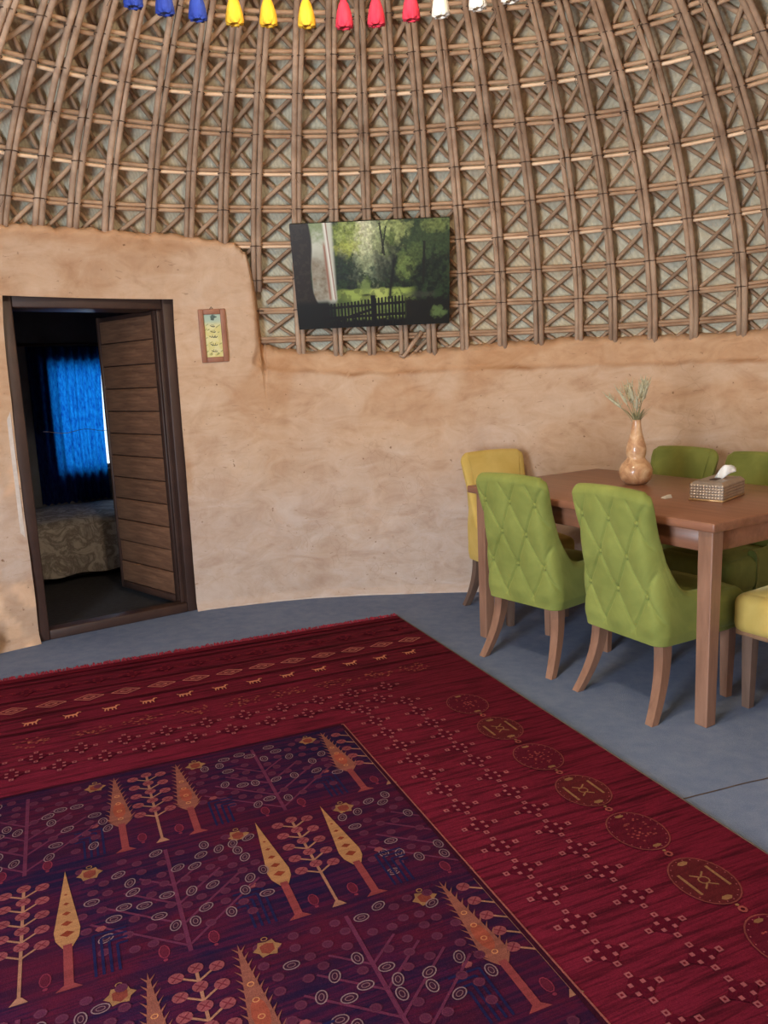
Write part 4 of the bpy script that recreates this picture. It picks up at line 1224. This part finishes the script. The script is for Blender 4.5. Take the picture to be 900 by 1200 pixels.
blend((40, 34, 28), sm(0.125, 0.112, pu - 0.012 * np.sin(pv * 9) - 0.04 * sm(0.55, 1, pv))); blend((62, 54, 44), sm(0.115, 0.1, pu) * (n1 > 0.55) * 0.4)
blend((12, 12, 10), sm(0.905, 0.935, pv + 0.03 * (n3 - .5))); blend((20, 22, 18), sm(0.70, 0.66, pu) * sm(0.70, 0.76, pv) * sm(0.23, 0.2, pu)); blend((22, 24, 20), sm(0.69, 0.72, pu) * sm(0.67, 0.72, pv - 0.05 * n3))
fm_ = (pv > 0.745 - 0.02 * np.sin(pu * 9)) & (pu > 0.17) & (pu < 0.71)
ptop = 0.755 - 0.055 * sm(0.2, 0.7, pu); cell = np.abs(((pu - 0.17) / 0.0222) % 1 - 0.5)
blend((20, 20, 18), ((cell < 0.27) & (pv > ptop + 0.02 * cell) & (pu > 0.17) & (pu < 0.71)).astype(float))
for (y0, sl, w) in ((0.80, -0.06, 0.012), (0.90, -0.04, 0.014)): blend((18, 18, 16), (np.abs(pv - (y0 + sl * (pu - 0.2))) < w) * (pu > 0.17) * (pu < 0.71))
blend((18, 18, 16), (np.abs(pv - (0.92 - 0.42 * (pu - 0.27))) < 0.014) * (pu > 0.27) * (pu < 0.5)); blend((16, 16, 14), (np.abs(pu - 0.5) < 0.014) * (pv > 0.69))
blob(0.925, 0.88, 0.055, 0.06, (104, 128, 74), 0.95, n1); blob(0.80, 0.70, 0.12, 0.03, (70, 74, 62), 0.6, n1)
v, f = [], []
for j in range(GH + 1):
    for i in range(GW + 1): v.append((-PW / 2 + PW * i / GW, PH_ / 2 - PH_ * j / GH, 0.0))
for j in range(GH):
    for i in range(GW):
        q = j * (GW + 1) + i; f.append((q, q + GW + 1, q + GW + 2, q + 1))
o = mk('garden_print', v, f, M['print'], pic); corner_colors(o.data, 'ink', img.reshape(-1, 3))
o.location = (0, 0, 0.0002)

# ------------------------------------------------------------------ small calligraphy frame on the mud wall
q_tl, q_tr, q_br, q_bl = Vector((-1.039, 4.665, 1.794)), Vector((-0.886, 4.714, 1.792)), Vector((-0.881, 4.755, 1.49)), Vector((-1.033, 4.707, 1.48))
cc = (q_tl + q_tr + q_br + q_bl) / 4
ex = ((q_tr + q_br) - (q_tl + q_bl)).normalized(); ey = ((q_tl + q_tr) - (q_bl + q_br)); ey = (ey - ex * ey.dot(ex)).normalized(); ez = ex.cross(ey); cc = cc + ez * 0.034
sf = empty('calligraphy_frame'); sf.matrix_world = Matrix(((ex.x, ey.x, ez.x, cc.x), (ex.y, ey.y, ez.y, cc.y), (ex.z, ey.z, ez.z, cc.z), (0, 0, 0, 1)))
tag(sf, 'narrow brown wooden frame with yellow calligraphy print beside the door', 'picture')
SW, SH, FW_ = 0.155, 0.302, 0.030
for (x, y, w, h) in ((-SW / 2 + FW_ / 2, 0, FW_, SH), (SW / 2 - FW_ / 2, 0, FW_, SH), (0, SH / 2 - FW_ / 2, SW - 2 * FW_, FW_), (0, -SH / 2 + FW_ / 2, SW - 2 * FW_, FW_)):
    rounded_box('frame_side', (w, h, 0.018), (x, y, 0.0), 0.004, M['photo_frame'], sf, 2)
g = Geo(); g.box(0, 0, -0.006, SW - 0.01, SH - 0.01, 0.006); g.build('backing', M['frame_dark'], sf)
GH, GW = 140, 56
yy, xx = np.mgrid[0:GH, 0:GW]; pu = (xx + 0.5) / GW; pv = (yy + 0.5) / GH
n3 = sm(0.35, 0.65, fbm(GH, GW, 12, 40)); n1 = sm(0.3, 0.7, fbm(GH, GW, 4, 50, 2))
img = mixn((216, 206, 134), (226, 218, 160), n3); blend((176, 196, 176), sm(0.30, 0.12, pv))
rr_ = random.Random(5)
for k in range(26):
    cx_, cy_ = rr_.uniform(0.06, 0.94), rr_.uniform(0.18, 0.97)
    if abs(cx_ - 0.5) < 0.16: continue
    blend((140, 140, 82), 0.8 * (((pu - cx_) / 0.08) ** 2 + ((pv - cy_ + 0.2 * (pu - cx_)) / 0.012) ** 2 < 1 + 1.2 * (n1 - .5)))
for (cx_, cy_, rx, ry) in ((0.58, 0.06, 0.17, 0.05), (0.52, 0.12, 0.10, 0.02)): blend((64, 84, 78), 0.9 * (((pu - cx_) / rx) ** 2 + ((pv - cy_) / ry) ** 2 < 0.6 + 0.9 * n1))
for (cy_, w) in ((0.27, 0.12), (0.40, 0.13), (0.52, 0.20), (0.71, 0.17), (0.86, 0.14)):     # lines of script
    for q in range(3):
        x0 = 0.5 + w * (q - 1) * 0.8
        blend((44, 48, 36), 0.92 * (np.abs(pv - cy_ - 0.012 * np.sin((pu - x0) * 30 + q) - 0.004 * q) < 0.009 + 0.005 * n1) * (np.abs(pu - x0) < w * 0.45))
    blend((44, 48, 36), 0.9 * (np.abs(pu - 0.5 - w * 0.5) < 0.02) * (pv > cy_ - 0.035) * (pv < cy_)); blend((44, 48, 36), 0.9 * (((pu - 0.5 + w * .3) / 0.03) ** 2 + ((pv - cy_ + 0.03) / 0.008) ** 2 < 1))
IW, IH = SW - 2 * FW_, SH - 2 * FW_
v, f = [], []
for j in range(GH + 1):
    for i in range(GW + 1): v.append((-IW / 2 + IW * i / GW, IH / 2 - IH * j / GH, 0.0))
for j in range(GH):
    for i in range(GW):
        q = j * (GW + 1) + i; f.append((q, q + GW + 1, q + GW + 2, q + 1))
o = mk('calligraphy_print', v, f, M['print'], sf); corner_colors(o.data, 'ink', img.reshape(-1, 3)); o.location = (0, 0, -0.0022)
g = Geo(); g.tube([(-0.010, SH / 2 - 0.002, -0.004), (0, SH / 2 + 0.012, -0.004), (0.010, SH / 2 - 0.002, -0.004)], 0.002, 5); g.build('hook', M['brass'], sf)

# ------------------------------------------------------------------ tassels on a cord ring, and the lamp above them
RC = Vector((-0.07, 1.86, 0)); RR_ = 1.35; TZB = 2.66
ringo = Geo()
ringo.tube([(RC.x + RR_ * math.sin(t), RC.y + RR_ * math.cos(t), TZB + 0.235) for t in np.linspace(0, 2 * math.pi, 61)], 0.012, 6, cap=False)
for t in np.linspace(0, 2 * math.pi, 7)[:-1]:
    e = Vector((RC.x + RR_ * math.sin(t), RC.y + RR_ * math.cos(t), TZB + 0.235)); ringo.tube([e, (RC.x + (e.x - RC.x) * 0.6, RC.y + (e.y - RC.y) * 0.6, 3.2)], 0.004, 5)
tag(ringo.build('hanging_hoop', M['pole'], None, True), 'wide wooden hoop hung from the dome carrying coloured tassels', 'hoop')
tc = {'blue': (lin(30, 52, 140), lin(44, 72, 168)), 'yellow': (lin(226, 168, 32), lin(244, 196, 60)), 'red': (lin(206, 36, 66), lin(228, 60, 84)), 'white': (lin(232, 226, 214), lin(246, 242, 232))}
TM = {k: basic(k + '_yarn', a, b, 60, 0.9, (1, 1, 0.2), 0.5, 200) for k, (a, b) in tc.items()}
proto = {}
def make_tassel(colr):
    root = empty('tassel')
    g = Geo(); g.tube([(0, 0, 0.235), (0, 0, 0.10)], 0.0025, 5); g.build('cord', TM[colr], root)
    g = Geo(); g.lathe([(0.004, 0.122), (0.012, 0.118), (0.0155, 0.108), (0.013, 0.097), (0.0115, 0.092)], 12); g.build('knot', TM[colr], root, True)
    v, f = [], []; n = 44
    lv = [(0.0105, 0.094), (0.018, 0.080), (0.0245, 0.055), (0.029, 0.028), (0.031, 0.006), (0.018, 0.0)]
    for j, (r, z) in enumerate(lv):
        for k in range(n):
            a = 2 * math.pi * k / n; q = r * (1 + (0.10 if k % 2 else -0.06) * min(1, j / 2)); jz = (0.005 * math.sin(k * 5.1) if 2 < j < 5 else 0)
            v.append((q * math.cos(a), q * math.sin(a), z + jz))
    for j in range(len(lv) - 1):
        for k in range(n): f.append((j * n + k, (j + 1) * n + k, (j + 1) * n + (k + 1) % n, j * n + (k + 1) % n))
    f.append(tuple((len(lv) - 1) * n + k for k in range(n)))
    mk('skirt', v, f, TM[colr], root, True)
    return root
seq = [(-0.705, 'blue'), (-0.60, 'blue'), (-0.475, 'yellow'), (-0.355, 'yellow'), (-0.215, 'yellow'), (-0.075, 'red'), (0.045, 'red'), (0.175, 'red'), (0.283, 'white'), (0.415, 'white'), (0.525, 'white'), (-0.80, 'blue')]
for x, cname in seq:
    t = math.asin((x - RC.x) / RR_)
    if cname not in proto: o = proto[cname] = make_tassel(cname)
    else: o = copy_tree(proto[cname])
    o.location = (x, RC.y + RR_ * math.cos(t), TZB + random.uniform(-0.006, 0.006)); o.rotation_euler = (0, 0, random.uniform(0, 6))
    tag(o, f'{cname} yarn tassel hanging from the hoop under the dome', 'tassel', f'{cname} tassels on the hoop')

lamp = empty('pendant_lamp', (-0.06, 2.13, 2.92)); tag(lamp, 'warm glass pendant lamp hanging inside the tassel hoop', 'lamp')
g = Geo(); g.lathe([(0.02, 0.16), (0.05, 0.15), (0.085, 0.10), (0.10, 0.05), (0.085, 0.0), (0.05, -0.04), (0.005, -0.05)], 20); g.build('globe', M['lamp'], lamp, True)
g = Geo(); g.tube([(0, 0, 0.16), (0, 0, 0.36)], 0.006, 6); g.build('cable', M['cord'], lamp)
ld = bpy.data.lights.new('lamp_light', 'POINT'); ld.energy = LAMP_W; ld.color = (1.0, 0.80, 0.58); ld.shadow_soft_size = 0.11
lo = bpy.data.objects.new('lamp_light', ld); COL.objects.link(lo); lo.parent = lamp; lo.location = (0, 0, -0.16)

# ------------------------------------------------------------------ dark jar at the foot of the wall left of the door
jar = empty('clay_jar', (-2.115, 3.865, 0)); tag(jar, 'small dark brown clay jar on the floor left of the door', 'jar')
g = Geo(); g.lathe([(0.04, 0.0), (0.06, 0.01), (0.083, 0.05), (0.088, 0.09), (0.075, 0.13), (0.05, 0.15), (0.04, 0.155), (0.047, 0.17), (0.04, 0.17), (0.035, 0.15)], 20); g.build('jar_body', M['jar'], jar, True)
